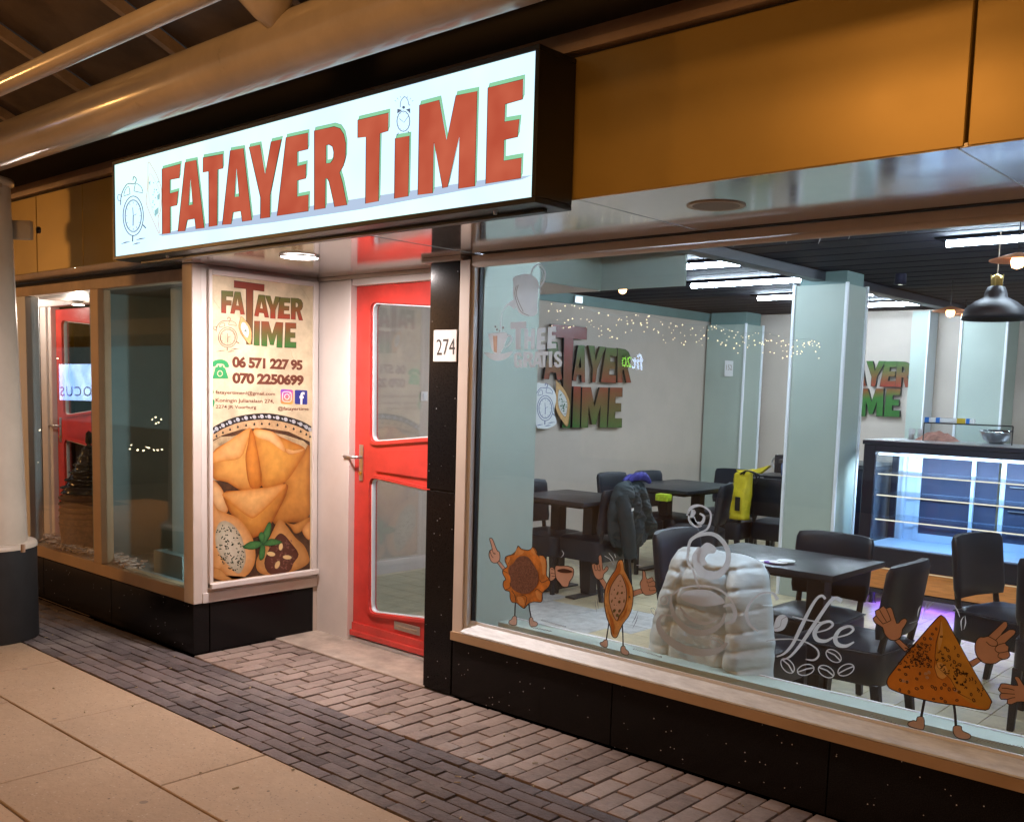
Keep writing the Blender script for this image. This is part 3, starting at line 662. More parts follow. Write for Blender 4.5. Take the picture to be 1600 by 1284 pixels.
# ------------------------------------------------------------------ canopy
M_raft = P('rafter paint', (.27, .215, .18), .5, var=.3, vs=6)
cn = thing('canopy', 'brown canopy roof on sloping rafters with long steel tubes', 'canopy'); KS = .43
def zc(y): return 2.98+KS*(2.75-y)
def pan(x0, x1, y0, y1):
    v = [(x0, y0, zc(y0)), (x1, y0, zc(y0)), (x1, y1, zc(y1)), (x0, y1, zc(y1))]; v += [(x, y, z+.02) for x, y, z in v]
    o = mkobj('roof_panel', v, [(0, 1, 2, 3), (7, 6, 5, 4), (0, 1, 5, 4), (1, 2, 6, 5), (2, 3, 7, 6), (3, 0, 4, 7)], M_roof, cn)
    bm = bmesh.new(); bm.from_mesh(o.data); bmesh.ops.recalc_face_normals(bm, faces=bm.faces); bm.to_mesh(o.data); bm.free()
def plane_hit(px, py):
    d = (px-800)/FPX*_r-(py-CYP)/FPX*_u+_f; t = (2.98+KS*2.75-HC)/(d[2]+KS*d[1]); return Vector((d[0]*t, d[1]*t, HC+d[2]*t))
xr = plane_hit(258, 54).x; xs = plane_hit(105, 112).x; sp = abs(xr-xs); print('rafters', xr, xs)
sp = min(max(sp, .7), 1.3); xx = xr-sp*6
while xx < 3:
    v = []
    for y in (-1.2, 2.72):
        for dx, dz in ((-.02, -.06), (.02, -.06), (.02, -.004), (-.02, -.004)): v.append((xx+dx, y, zc(y)+dz))
    mkobj('rafter', v, [(0, 1, 2, 3), (7, 6, 5, 4), (0, 1, 5, 4), (1, 2, 6, 5), (2, 3, 7, 6), (3, 0, 4, 7)], M_raft, cn)
    pan(xx+.025, xx+sp-.025, -1.2, 2.72); xx += sp
# beams across
MB().tube([(-12, 2.25, 2.782), (3, 2.25, 2.782)], .112, 32).obj('main_tube', M_steel, cn, True)
MB().tube([(-12, 1.74, 2.75), (3, 1.74, 2.75)], .037, 20).obj('thin_tube', M_steel, cn, True)
apx = at(432, 56, 'y', 2.17)
m = MB().tube([apx, apx+Vector((0, -.02, .07)), apx+Vector((-.01, -.06, .20)), apx+Vector((-.03, -.2, .9))], [.004, .065, .15, .26], 28); m.obj('cone_strut', M_steel, cn, True)
MB().tube([(-12, 2.55, 2.93), (3, 2.55, 2.93)], .03, 12).obj('rear_tube', M_fastop, cn, True)
box('angle_rail', -12, 3, 2.60, 2.70, 2.905, 2.93, M_fastop, cn)
# column
cx_, cy_ = -6.19, 2.25
co = thing('steel_column', 'thick beige steel column with dark round base at the left edge', 'column', (cx_, cy_, 0))
MB().lathe([(.22, .56), (.17, 2.62)], (0, 0, 0), 40).obj('shaft', M_colm, co, True)
MB().lathe([(.22, .575), (.262, .575), (.272, .56), (.272, .545)], (0, 0, 0), 40).obj('collar', M_colm, co, True)
MB().lathe([(.268, .545), (.27, .01), (.268, 0), (0, 0)], (0, 0, 0), 40).obj('base', M_colbase, co, True)
MB().lathe([(.0, 2.62), (.17, 2.62), (.19, 2.635), (.19, 2.66), (0, 2.66)], (0, 0, 0), 32).obj('flange', M_steel, co, True)
for a in (-.9, -.3, .3): MB().lathe([(.016, 0), (.016, -.02), (0, -.02)], (.18*math.cos(a), .18*math.sin(a), 2.62), 6).obj('bolt', M_fastop, co)
p0, p1 = at(20, 352, 'y', 2.45), at(62, 360, 'y', 2.6)
MB().box(-.30, .04, -.02, .02, -.055, .055, Matrix.Translation(at(40, 360, 'y', 2.5)-Vector((cx_, cy_, 0))) @ Matrix.Rotation(math.radians(38), 4, 'Z')).obj('bracket', M_steel, co, False, .01, 2)
MB().lathe([(.02, 0), (.02, -.014), (0, -.014)], at(62, 360, 'y', 2.56)-Vector((cx_, cy_, 0)), 10, 'y').obj('bracket_bolt', M_ink, co)
MB().tube([at(36, 850, 'y', 2.1)-Vector((cx_, cy_, 0)), at(36, 862, 'y', 2.1)-Vector((cx_, cy_, 0))], .012, 8).obj('anchor_nut', M_fastop, co)

# ------------------------------------------------------------------ granite pier and plinths
gp = thing('granite_pier', 'polished black speckled granite pier between the red door and the shop window', 'pier')
box('upper_slab', -3.715, -3.512, YR, 3.84, 1.036, 2.165, M_granite, gp, .002); box('lower_slab', -3.715, -3.512, YR, 3.84, 0, 1.030, M_granite, gp, .002)
box('core', -3.70, -3.53, YR+.01, 3.83, 1.029, 1.037, M_gap, gp); box('cap', -3.77, -3.49, YR-.015, 3.86, 2.166, 2.188, M_cream2, gp)
pl_ = thing('window_plinth', 'black granite plinth below the shop window', 'plinth')
x = -3.508
while x < 1.5:
    box('plinth_slab', x+.002, x+.998, YR+.004, 3.56, 0, .288, M_granite, pl_, .002); x += 1.0
bp = thing('bay_plinth', 'black granite plinth below the left bay window and poster', 'plinth')
for a, b in ((-9, -8.02), (-8.018, -7.02), (-7.018, -6.02), (-6.018, XB)): box('plinth_slab', a, b-.004, YL, YL+.1, 0, .29, M_granite, bp, .002)
box('plinth_slab', XB-.1, XB, YL+.104, 3.745, 0, .285, M_granite, bp, .002)
# house number
hn = thing('house_number_plate', 'white square house number plate on the black granite pier', 'house number'); PN = Plane('y', YR-.006, (0, -1, 0))
a, b = at(679, 516, 'y', YR), at(714, 565, 'y', YR)
box('plate', a.x, b.x, YR-.006, YR-.001, b.z, a.z, M_white, hn, .001)
text('number', '274', ((682, 530), (711, 529), (711, 554), (682, 555)), PN, M_ink, hn, .001, .0)

# ------------------------------------------------------------------ shop window
sw = thing('shop_window', 'large shop window in a pale painted frame right of the granite pier', 'window')
box('frame_post', -3.508, -3.438, YR, 3.56, .292, 2.166, M_cream, sw, .002)
box('frame_reveal', -3.437, -3.418, YR+.012, 3.56, .345, 2.14, M_whalu, sw)
m = MB(); pr = [(YR-.012, .292), (YR-.012, .334), (3.565, .336), (3.565, .292)]
for x in (-3.508, 1.5): m.v += [Vector((x, y, z)) for y, z in pr]
n = len(pr); m.f += [tuple(range(n)), tuple(range(n, 2*n))]+[(i, (i+1) % n, (i+1) % n+n, i+n) for i in range(n)]
m.v[0:n] = [v for v in m.v[0:n]]; m.obj('frame_bottom', M_sodtan, sw)
m = MB(); pr = [(YR-.010, .337), (YR-.010, .344), (3.505, .383), (3.54, .383), (3.54, .337)]
for x in (-3.436, 1.5): m.v += [Vector((x, y, z)) for y, z in pr]
n = len(pr); m.f += [tuple(range(n)), tuple(range(n, 2*n))]+[(i, (i+1) % n, (i+1) % n+n, i+n) for i in range(n)]
m.obj('sill', M_dirty, sw)
box('frame_head', -3.437, 1.5, YR+.008, 3.56, 2.140, 2.186, M_cream, sw, .002); MB().tube([(-3.437, YR+.02, 2.143), (1.5, YR+.02, 2.143)], .016, 10).obj('head_bead', M_cream, sw, True)
box('bead_bottom', -3.418, 1.5, 3.507, 3.515, .384, .398, M_whalu, sw)
box('gasket', -3.418, -3.408, 3.508, 3.532, .384, 2.138, M_ink, sw)
box('glass_pane', -3.417, 1.5, 3.518, 3.526, .386, 2.139, M_glass, sw)
box('frame_post', 1.5, 1.6, YR, 3.56, 0, 2.19, M_cream, sw)

# ------------------------------------------------------------------ door alcove
aw = thing('alcove_panel', 'off white painted panel between the poster and the red door', 'panel')
box('panel', XB, -4.755, 3.772, 3.85, 0, 2.165, M_cream2, aw, .002)
box('jamb', -4.753, -4.705, 3.755, 3.86, 0, 2.165, M_cream2, aw, .003); box('transom', -4.703, -3.72, 3.765, 3.86, 2.128, 2.168, M_cream2, aw, .003); box('head_board', XB, -3.72, 3.76, 3.86, 2.169, 2.188, M_cream2, aw)
def door_leaf(t, Y, x0, x1, dx):
    """red panelled door: rounded trapezoid panes; dx shifts the outline that is traced on the near door"""
    pd = Plane('y', Y, (0, -1, 0)); c3 = crop(300, 400, .514)
    def W(P): return [(at(x, y, 'y', YD).x+dx, at(x, y, 'y', YD).z) for x, y in P]
    xr_ = -3.86+dx
    def hole(tl, tr, br, bl, r):
        a = W([tl, tr, br, bl]); 
        def ext(p, q): k = (xr_-p[0])/(q[0]-p[0]); return (xr_, p[1]+(q[1]-p[1])*k)
        tr_, br_ = ext(a[0], a[1]), ext(a[3], a[2]); Q = [a[0], tr_, br_, a[3]]; out = []
        for i in range(4):
            p, q, s = Vector(Q[i-1]), Vector(Q[i]), Vector(Q[(i+1) % 4]); u = (p-q).normalized(); w = (s-q).normalized()
            A, B = q+u*r, q+w*r
            for k in range(7):
                tt = k/6; out.append(tuple(A*(1-tt)**2+q*2*tt*(1-tt)+B*tt*tt))
        return out
    up = hole(c3[0] if False else (582, 473), (671, 478), (671, 683), (581, 690), .05); lo_ = hole((580, 746), (667, 766), (662, 966), (579, 956), .05)
    out = [(x0, 2.126), (x1, 2.126), (x1, .03), (x0, .03)]
    def slab(name, loops, y0, y1, mat, par):
        V, F = [], []; tris = tessellate_polygon([[Vector((p[0], p[1], 0)) for p in l] for l in loops]); flat = [p for l in loops for p in l]
        V += [(p[0], y0, p[1]) for p in flat]+[(p[0], y1, p[1]) for p in flat]; n = len(flat); F += [tuple(k) for k in tris]+[tuple(n+i for i in reversed(k)) for k in tris]; k = 0
        for l in loops:
            for i in range(len(l)): j = (i+1) % len(l); F.append((k+i, k+j, n+k+j, n+k+i))
            k += len(l)
        o = mkobj(name, V, F, mat, par); bm = bmesh.new(); bm.from_mesh(o.data); bmesh.ops.recalc_face_normals(bm, faces=bm.faces); bm.to_mesh(o.data); bm.free(); return o
    leaf = slab('leaf', [out, up, lo_], Y, Y+.045, M_red, t)
    def grow(l, d):
        c = Vector((sum(p[0] for p in l)/len(l), sum(p[1] for p in l)/len(l))); o = []
        for i in range(len(l)):
            a, b = Vector(l[i-1]), Vector(l[(i+1) % len(l)]); n = Vector(((b-a).y, -(b-a).x)); n = n.normalized() if n.length else Vector((0, 0))
            if n.dot(Vector(l[i])-c) < 0: n = -n
            o.append(tuple(Vector(l[i])+n*d))
        return o
    for h in (up, lo_):
        slab('moulding', [grow(h, .022), grow(h, .004)], Y-.014, Y-.0005, M_red, t); slab('rubber_seal', [grow(h, .0035), grow(h, -.006)], Y+.004, Y+.03, M_whalu, t)
        slab('door_pane', [h], Y+.016, Y+.022, M_glassd, t)
    # raised bar between the panes, flaring to the right
    a = W([(583, 700), (667, 694), (667, 757), (583, 738)]); slab('middle_rail', [[(a[0][0]+.03, a[0][1]-.012), (x1-.06, a[1][1]-.012), (x1-.06, a[2][1]+.03), (a[3][0]+.03, a[3][1]+.012)]], Y-.012, Y-.0005, M_red, t)
    slab('kick_rail', [[(x0+.01, .12), (x1-.01, .115), (x1-.01, .04), (x0+.01, .04)]], Y-.018, Y-.0005, M_red, t)
    pr_ = box('weather_board', x0, x1, Y-.03, Y-.019, .04, .075, M_red, t, .004)
    hx = x0+.065
    esc = box('handle_plate', hx-.018, hx+.018, Y-.008, Y-.001, .985, 1.20, M_alu, t, .004, 2)
    MB().tube([(hx, Y-.008, 1.125), (hx, Y-.05, 1.125)], .009, 10).obj('handle_stem', M_alu, esc, True); MB().tube([(hx, Y-.05, 1.125), (hx-.11, Y-.052, 1.125)], .008, 10).obj('handle', M_alu, esc, True)
    MB().tube([(hx, Y-.009, 1.03), (hx, Y-.016, 1.03)], .012, 12).obj('lock', M_gold, esc)
    a, b = W([(617, 969), (657, 993)]); ls = box('letter_slot', a[0], b[0], Y-.008, Y-.001, b[1], a[1], P('steel slot', (.5, .45, .4), .35, metal=.9), t, .002); box('flap', a[0]+.02, b[0]-.02, Y-.0125, Y-.009, b[1]+.018, a[1]-.018, M_fastop, ls, .002)
rd = thing('red_door', 'red door with two rounded glass panes next to the granite pier', 'door', group='red shop doors'); door_leaf(rd, YD, -4.702, -3.74, 0)
box('doorstep_strip', -4.702, -3.72, YD-.02, YD+.05, .009, .029, M_alu, rd)

# ------------------------------------------------------------------ banner wall
bw = thing('poster_wall', 'off white painted return wall carrying the food poster', 'wall')
box('wall_panel', XB-.08, XB, YL+.052, 3.77, .29, ZS-.002, M_cream2, bw, .002)
box('corner_post', XB-.10, XB+.006, YL-.004, YL+.05, .292, ZS-.002, M_cream, bw, .003)
box('base_rail', XB+.001, XB+.012, YL+.05, 3.77, .292, .35, M_cream2, bw, .003)
bn = thing('food_poster', 'tall parchment poster with shop name, phone numbers and baked pastries', 'poster')
PB = Plane('x', XB+.012, (1, 0, 0))
zt, zb, ya, yb = 2.135, .405, 3.03, 3.718
box('backing', XB+.001, XB+.012, ya, yb, zb, zt, M_paper, bn)
for q in ((ya-.022, ya, zb-.03, zt+.03), (yb, yb+.035, zb-.03, zt+.03)): box('frame_bar', XB+.001, XB+.026, *q, M_cream2, bn, .003)
box('frame_bar', XB+.001, XB+.026, ya, yb, zt, zt+.03, M_cream2, bn, .003); box('frame_bar', XB+.001, XB+.045, ya-.022, yb+.04, zb-.032, zb, M_cream2, bn, .004)
c5 = crop(320, 420, 180/1051); cF = crop(320, 620, 180/770)
zA, zB = 2.0, 1.73
G_up = Grad('print green to rust', 1.935, 2.105, [(0, RED), (.45, OLV), (1, GRN)]); G_dn = Grad('print rust to green', 1.76, 1.92, [(0, GRN), (.5, OLV), (1, RED)]); G_T = Grad('print maroon to olive', 1.77, 2.12, [(0, OLV), (1, (.17, .02, .012))])
lg = thing  # keep name short
def lgp(name, par, lab=None):
    o = bpy.data.objects.new(name, None); COL.objects.link(o); o.parent = par; return o
pl1 = lgp('printed_logo', bn)
rows = [('T', ((265, 108), (542, 145), (540, 690), (265, 690)), 2)]
fill('letter', [[c5([(265, 108), (542, 145), (540, 208), (440, 195), (432, 690), (378, 690), (375, 185), (265, 172)])]], PB, G_T, pl1, .0016)
fill('letter_outline', stroke(c5([(265, 108), (542, 145), (540, 208), (440, 195), (432, 690), (378, 690), (375, 185), (265, 172)]), .7, True), PB, M_ink, pl1, .0022)
for ch, q, mt in (('F', ((150, 198), (258, 206), (250, 410), (150, 403)), G_up), ('A', ((235, 205), (358, 215), (362, 418), (232, 408)), G_up), ('A', ((450, 232), (580, 245), (582, 447), (450, 430)), G_up), ('Y', ((548, 243), (690, 258), (690, 460), (548, 447)), G_up), ('E', ((672, 260), (778, 268), (775, 458), (662, 455)), G_up), ('R', ((785, 265), (895, 275), (893, 472), (785, 460)), G_up),
                  ('I', ((450, 475), (500, 478), (497, 702), (445, 697)), G_dn), ('M', ((515, 478), (712, 490), (705, 722), (515, 702)), G_dn), ('E', ((725, 490), (832, 495), (832, 722), (725, 718)), G_dn)):
    g = glyph(ch, c5(q)); fill('letter', [g], PB, mt, pl1, .0014); fill('letter_outline', [s for l in g for s in stroke(l, .55, True)], PB, M_ink, pl1, .002)
clock(bn, PB, c5, 208, 625, 85, 92, .0012, M_brown, None, .55)
def pastry_icon(par, pl, c, P0, in0, w, off, colrim, colin, dots):
    fill('pastry_rim', [c(P0)], pl, colrim, par, off); fill('pastry_filling', [c(in0)], pl, colin, par, off+.0006)
    fill('pastry_outline', stroke(c(P0), w, True)+stroke(c(in0), w*.6, True), pl, M_brown, par, off+.001)
    xs_ = [p[0] for p in in0]; ys_ = [p[1] for p in in0]; mx, my = sum(xs_)/len(xs_), sum(ys_)/len(ys_)
    D = []
    for _ in range(dots):
        p = R.choice(in0); k = R.uniform(.1, .8); s = (max(xs_)-min(xs_))*.05; D.append(c(ell(mx+(p[0]-mx)*k, my+(p[1]-my)*k, s, s*1.4, R.uniform(0, 90), 6)))
    fill('pastry_specks', D, pl, P('speck green', (.05, .14, .06), .5), par, off+.0012)
M_rim = P('pastry rim print', (.62, .36, .14), .5, var=.2, vs=40); M_fillw = P('white filling print', (.62, .62, .60), .5)
pastry_icon(bn, PB, c5, bez([(330, 435), (365, 470), (405, 520), (425, 590), (412, 690), (370, 650), (325, 585), (308, 520), (318, 470)], 3), bez([(345, 485), (385, 520), (400, 580), (385, 630), (345, 590), (325, 530)], 3), .5, .0026, M_rim, M_fillw, 18)
text('phone_number', '06 571 227 95', c5([(250, 795), (893, 830), (890, 928), (250, 903)]), PB, M_brown, bn, .0012, .05, 0, .92)
text('phone_number', '070 2250699', c5([(250, 942), (903, 968), (900, 1066), (250, 1048)]), PB, M_brown, bn, .0012, .05, 0, .92)
text('email_text', 'fatayertimenl@gmail.com', c5([(98, 1105), (640, 1125), (640, 1165), (98, 1150)]), PB, M_brown, bn, .0012, .014)
text('address_text', 'Koningin Julianalaan 274,', c5([(98, 1180), (630, 1190), (630, 1235), (98, 1224)]), PB, M_brown, bn, .0012, .014)
text('address_text', '2274 JR Voorburg', c5([(98, 1240), (468, 1248), (468, 1286), (98, 1280)]), PB, M_brown, bn, .0012, .014)
text('handle_text', '@fatayertime', cF([(487, 64), (693, 68), (693, 98), (487, 95)]), PB, M_brown, bn, .0012, .014)
M_pgrn = P('print green', (.02, .25, .08), .5)
ph = [c5(bez([(60, 885), (75, 845), (120, 828), (170, 830), (208, 855), (220, 895), (185, 897), (170, 870), (115, 866), (95, 890)], 3)), c5([(95, 900), (115, 895), (118, 880), (130, 880), (132, 895), (150, 895), (152, 880), (165, 882), (166, 898), (185, 905), (215, 1000), (70, 1000)])]
fill('phone_icon', ph, PB, M_pgrn, bn, .0012); fill('phone_dial', stroke(c5(ell(137, 955, 22, 25, 0, 18)), 1.3, True), PB, M_paper, bn, .0018)
fill('pin_icon', [c5(bez([(60, 1190), (82, 1195), (90, 1220), (75, 1262), (62, 1270)], 3)), c5([(60, 1100), (75, 1105), (82, 1125), (72, 1145), (60, 1150)])], PB, M_pgrn, bn, .0012)
q = c5([(690, 1097), (805, 1103), (805, 1235), (690, 1230)])
def rr(q, k=.16):
    o = []; 
    for i in range(4):
        p, a, b = Vector(q[i]), Vector(q[i-1]), Vector(q[(i+1) % 4]); A = p+(a-p)*k; B = p+(b-p)*k
        o += [tuple(A*(1-t)**2+p*2*t*(1-t)+B*t*t) for t in (0, .33, .66, 1)]
    return o
cc_ = ((q[0][0]+q[2][0])/2, (q[0][1]+q[2][1])/2)
def icol(p):
    u = (p[0]-q[0][0])/(q[1][0]-q[0][0]); v = (p[1]-q[0][1])/(q[3][1]-q[0][1])
    a, b, c, d = (.10, .03, .50), (.45, .03, .35), (.80, .35, .06), (.85, .25, .05)
    return tuple(a[i]*(1-u)*(1-v)+b[i]*u*(1-v)+d[i]*(1-u)*v+c[i]*u*v for i in range(3))
fill('camera_icon', [rr(q)], PB, M_vcol2, bn, .0012, 0, icol)
s2 = lambda k: [(cc_[0]+(x-cc_[0])*k, cc_[1]+(y-cc_[1])*k) for x, y in rr(q, .25)]
fill('camera_icon_lines', stroke(s2(.68), .9, True)+stroke(ell(*cc_, 3.6, 4.2), 1.0, True)+[ell(cc_[0]+4.6, cc_[1]-5, .8, .9, 0, 8)], PB, M_white, bn, .0018)
q2 = c5([(820, 1103), (935, 1108), (935, 1238), (820, 1233)]); fill('letter_icon', [rr(q2, .1)], PB, P('print blue', (.02, .03, .22), .4), bn, .0012)
text('icon_letter', 'f', c5([(862, 1122), (908, 1124), (905, 1238), (862, 1236)]), PB, M_white, bn, .0018, .03)
# printed photograph of baked pastries
br, lt = (.22, .07, .01), (.62, .30, .06); O1, O2, O3 = (.68, .34, .075), (.42, .15, .02), (.78, .50, .22)
cut = lambda P: [(min(max(x, 48), 702), min(y, 1235-(x-48)*.11)) for x, y in P]
ring = bez([(48, 210), (120, 168), (220, 130), (330, 112), (430, 110), (540, 128), (640, 160), (702, 195)], 4, False)
ph_ = lgp('printed_picture', bn)
fill('picture_ground', [cF(cut(bez([(48, 275), (150, 235), (270, 200), (400, 195), (540, 215), (702, 280)], 3, False)+[(702, 1150), (48, 1235)]))], PB, P('print dark brown', (.07, .03, .012), .45, var=.6, vs=18), ph_, .0008)
fill('plate_rim', [cF(ring+[(702, 300), (560, 232), (400, 208), (250, 215), (120, 255), (48, 290)])], PB, P('print plate tan', (.50, .33, .17), .45, var=.3, vs=30), ph_, .0011)
band = [s for s in stroke(cF([(x, y+22) for x, y in ring]), 10)]; fill('rope_band', band, PB, M_ink, ph_, .0014)
beads = [cF(ell(x, y+22, 15, 12, 50, 10)) for x, y in ring[::2]]+[cF(ell(x+4, y+24, 8, 5, 50, 8)) for x, y in ring[1::2]]; fill('rope_beads', beads, PB, P('print silver', (.42, .45, .50), .4, var=.4, vs=60), ph_, .0017)
fill('rim_dots', [cF([(x-8, y+74), (x, y+58), (x+8, y+74), (x, y+80)]) for x, y in ring[::2]], PB, M_ink, ph_, .0017)
fill('plate_inside', [cF(cut(bez([(48, 300), (180, 262), (330, 232), (470, 240), (600, 275), (702, 330), (702, 500), (48, 560)], 2)))], PB, P('print pale plate', (.40, .30, .17), .45, var=.5, vs=16), ph_, .0013)
sh = [
 (bez([(380, 330), (440, 400), (620, 420), (702, 330), (702, 780), (570, 838), (450, 830), (540, 600)], 4), (640, 600), (.62, .31, .07), (.30, .11, .015)),
 (bez([(325, 222), (390, 218), (480, 255), (580, 300), (668, 345), (640, 420), (560, 545), (490, 592), (385, 602), (345, 400)], 4), (480, 420), (.72, .40, .09), (.42, .15, .02)),
 (bez([(325, 222), (400, 220), (480, 250), (540, 345), (530, 370), (430, 300), (345, 270)], 3), (420, 262), (.80, .55, .30), (.62, .30, .07)),
 (bez([(535, 345), (600, 360), (668, 345), (640, 370), (560, 385)], 3), (590, 358), (.80, .52, .25), (.52, .22, .04)),
 (bez([(48, 375), (150, 300), (250, 235), (310, 210), (345, 330), (380, 590), (250, 625), (150, 570), (48, 535)], 3), (220, 460), (.74, .42, .12), (.40, .14, .02)),
 (bez([(48, 380), (150, 300), (260, 225), (308, 212), (280, 310), (235, 408), (120, 430), (48, 440)], 3), (190, 340), (.76, .46, .20), (.60, .28, .06)),
 (bez([(308, 212), (345, 330), (375, 590), (300, 600), (270, 420), (285, 320)], 3), (320, 430), (.66, .28, .05), (.36, .11, .01)),
 (bez([(48, 560), (95, 590), (130, 650), (155, 760), (100, 780), (48, 700)], 3), (85, 670), (.78, .55, .30), (.45, .18, .04)),
 (bez([(120, 642), (210, 625), (300, 615), (430, 600), (545, 580), (545, 640), (490, 760), (430, 860), (320, 942), (230, 850), (160, 760)], 3), (330, 740), (.70, .36, .08), (.32, .10, .012)),
 (bez([(120, 642), (300, 615), (420, 602), (545, 582), (470, 680), (340, 800), (290, 800), (200, 735), (150, 690)], 3), (330, 680), (.80, .50, .20), (.56, .23, .04)),
 (bez([(530, 830), (590, 850), (702, 800), (702, 840), (640, 900), (600, 910), (570, 870)], 3), (620, 860), (.60, .30, .08), (.30, .12, .02)),
 (bez([(650, 880), (702, 830), (702, 950), (665, 930)], 3), (685, 895), (.78, .46, .18), (.50, .2, .05)),
 (bez([(345, 1080), (400, 990), (440, 920), (490, 822), (530, 842), (600, 935), (660, 990), (692, 1060), (690, 1110), (600, 1160), (430, 1190), (350, 1160)], 3), (500, 1020), (.66, .40, .16), (.46, .22, .06)),
 (bez([(395, 1110), (430, 1010), (480, 925), (520, 915), (575, 975), (625, 1050), (590, 1110), (560, 1165), (440, 1185)], 3), (500, 1060), (.13, .05, .035), (.09, .03, .02)),
 (bez([(48, 720), (70, 740), (130, 772), (220, 810), (290, 890), (328, 980), (335, 1090), (300, 1170), (250, 1205), (170, 1215), (100, 1150), (50, 1130)], 3), (190, 1000), (.80, .52, .27), (.58, .28, .08)),
 (bez([(48, 1140), (100, 1150), (180, 1215), (270, 1200), (200, 1219), (120, 1226), (48, 1200)], 3), (130, 1190), (.62, .34, .12), (.40, .18, .05)),
 (bez([(70, 900), (95, 840), (140, 828), (200, 865), (245, 940), (272, 1060), (255, 1140), (220, 1180), (160, 1130), (95, 1050), (70, 980)], 3), (170, 1000), (.62, .65, .60), (.46, .48, .42)),
]
blob('pastries', [(cF(cut(a)), cF([b])[0], tuple(k*w for k, w in zip(c_, (.88, .78, .66))), tuple(k*w for k, w in zip(d_, (.8, .66, .5)))) for a, b, c_, d_ in sh], PB, M_vcol, ph_, .0020)
D = []
for _ in range(150):
    p = (R.uniform(72, 265), R.uniform(840, 1165)); u = (p[0]-170)/100; v = (p[1]-1000)/175
    if (u*.9-.3*v)**2+v*v < .8: D.append(cF(ell(p[0], p[1], R.uniform(4, 9), R.uniform(2.5, 5), R.uniform(0, 180), 6)))
fill('seed_specks', D, PB, P('print dark seeds', (.03, .05, .03), .5), ph_, .0045)
fill('meat_specks', [cF(ell(R.uniform(430, 590), R.uniform(960, 1150), R.uniform(6, 14), 5, R.uniform(0, 180), 7)) for _ in range(70) if True], PB, P('print mince', (.20, .09, .065), .5, var=.5, vs=50), ph_, .0045)
fill('pine_nuts', [cF(ell(440, 1048, 28, 15, 10, 12)), cF(ell(548, 1070, 30, 14, 5, 12)), cF(ell(482, 1120, 15, 28, 25, 12)), cF(ell(505, 1000, 13, 24, 10, 12))], PB, P('print nut', (.72, .52, .24), .4), ph_, .0048)
lv = [bez([(250, 1005), (300, 965), (370, 965), (380, 990), (320, 1018)], 3), bez([(385, 985), (380, 930), (420, 840), (440, 850), (430, 930)], 3), bez([(390, 985), (440, 945), (515, 968), (480, 985), (420, 995)], 3), bez([(375, 985), (400, 1000), (395, 1070), (365, 1090), (360, 1040)], 3), bez([(380, 975), (355, 930), (375, 900), (400, 930)], 3)]
blob('mint_leaves', [(cF(l), cF([(sum(p[0] for p in l)/len(l), sum(p[1] for p in l)/len(l))])[0], (.06, .20, .05), (.012, .07, .02)) for l in lv], PB, M_vcol2, ph_, .0050)
cr = []
for P0 in ([(960, 300), (900, 200), (850, 150)], [(500, 1070), (520, 1140), (515, 1200), (530, 1260)], [(780, 730), (790, 780), (810, 830), (860, 870)], [(60, 240), (90, 300), (160, 400)]): cr += stroke(c5(P0), [.2, .5, .2])
fill('paper_creases', cr, PB, P('print crease', (.38, .29, .18), .5), bn, .001)

# ------------------------------------------------------------------ left bay window
lw = thing('bay_window', 'left display bay with two panes in an amber lit painted frame', 'window')
xL = -7.40
box('bottom_rail', xL-1.6, XB-.10, YL, YL+.09, .292, .368, M_sodtan, lw, .003)
box('head_rail', xL-1.6, XB-.10, YL+.01, YL+.09, 2.10, 2.165, M_fastop, lw, .003); box('head_gap', xL-1.6, XB-.10, YL+.02, YL+.09, 2.166, ZS-.002, M_gap, lw)
def pxX(px, y=700): return at(px, y, 'y', YL).x
box('mullion', pxX(145), pxX(157), YL-.004, YL+.08, .369, 2.099, M_sodtan, lw, .003)
box('post', xL-.03, pxX(45), YL-.002, YL+.09, .369, 2.099, M_whalu, lw, .003); box('post', pxX(288), XB-.10, YL, YL+.09, .369, 2.099, M_sodtan, lw, .003)
box('glass_pane', pxX(45), pxX(145), YL+.03, YL+.038, .369, 2.099, M_glass, lw); box('glass_pane', pxX(157), pxX(288), YL+.03, YL+.038, .369, 2.099, M_glass, lw)
box('bay_floor', xL, XB-.10, YL+.09, 3.60, .30, .36, P('bay floor laminate', (.20, .25, .25), .4, var=.1), lw)
a, b = at(158, 870, 'z', .36), at(238, 864, 'z', .36); dr = (b-a); dr.z = 0; e = a+dr.normalized()*1.5
m = MB(); v = [a, e, e+Vector((0, .03, 0)), a+Vector((0, .03, 0))]; m.v = [Vector((p.x, p.y, z)) for z in (.361, 2.1) for p in v]; m.f = [(3, 2, 1, 0), (4, 5, 6, 7), (0, 1, 5, 4), (1, 2, 6, 5), (2, 3, 7, 6), (3, 0, 4, 7)]
m.obj('backboard', M_dkgreen, lw)
box('side_board', a.x-.03, a.x-.005, YL+.1, a.y+.03, .361, 2.1, M_dkgreen, lw)
ld = bpy.data.lights.new('bay_fill', 'AREA'); ld.shape = 'RECTANGLE'; ld.size = .03; ld.size_y = 1.5; ld.energy = 11; ld.color = (.68, .9, .95); lo = bpy.data.objects.new('bay_fill', ld); COL.objects.link(lo); lo.parent = lw; lo.location = (-5.15, YL+.13, 1.2); lo.rotation_euler = (math.radians(90), 0, math.radians(60))  # unseen fill light added behind the post to brighten the bay
box('led_strip', -5.148, -5.135, YL+.12, YL+.15, .45, 1.95, Emit('added bay glow', (.7, .9, 1), 1), lw)  # glowing strip added beside the fill light, out of sight
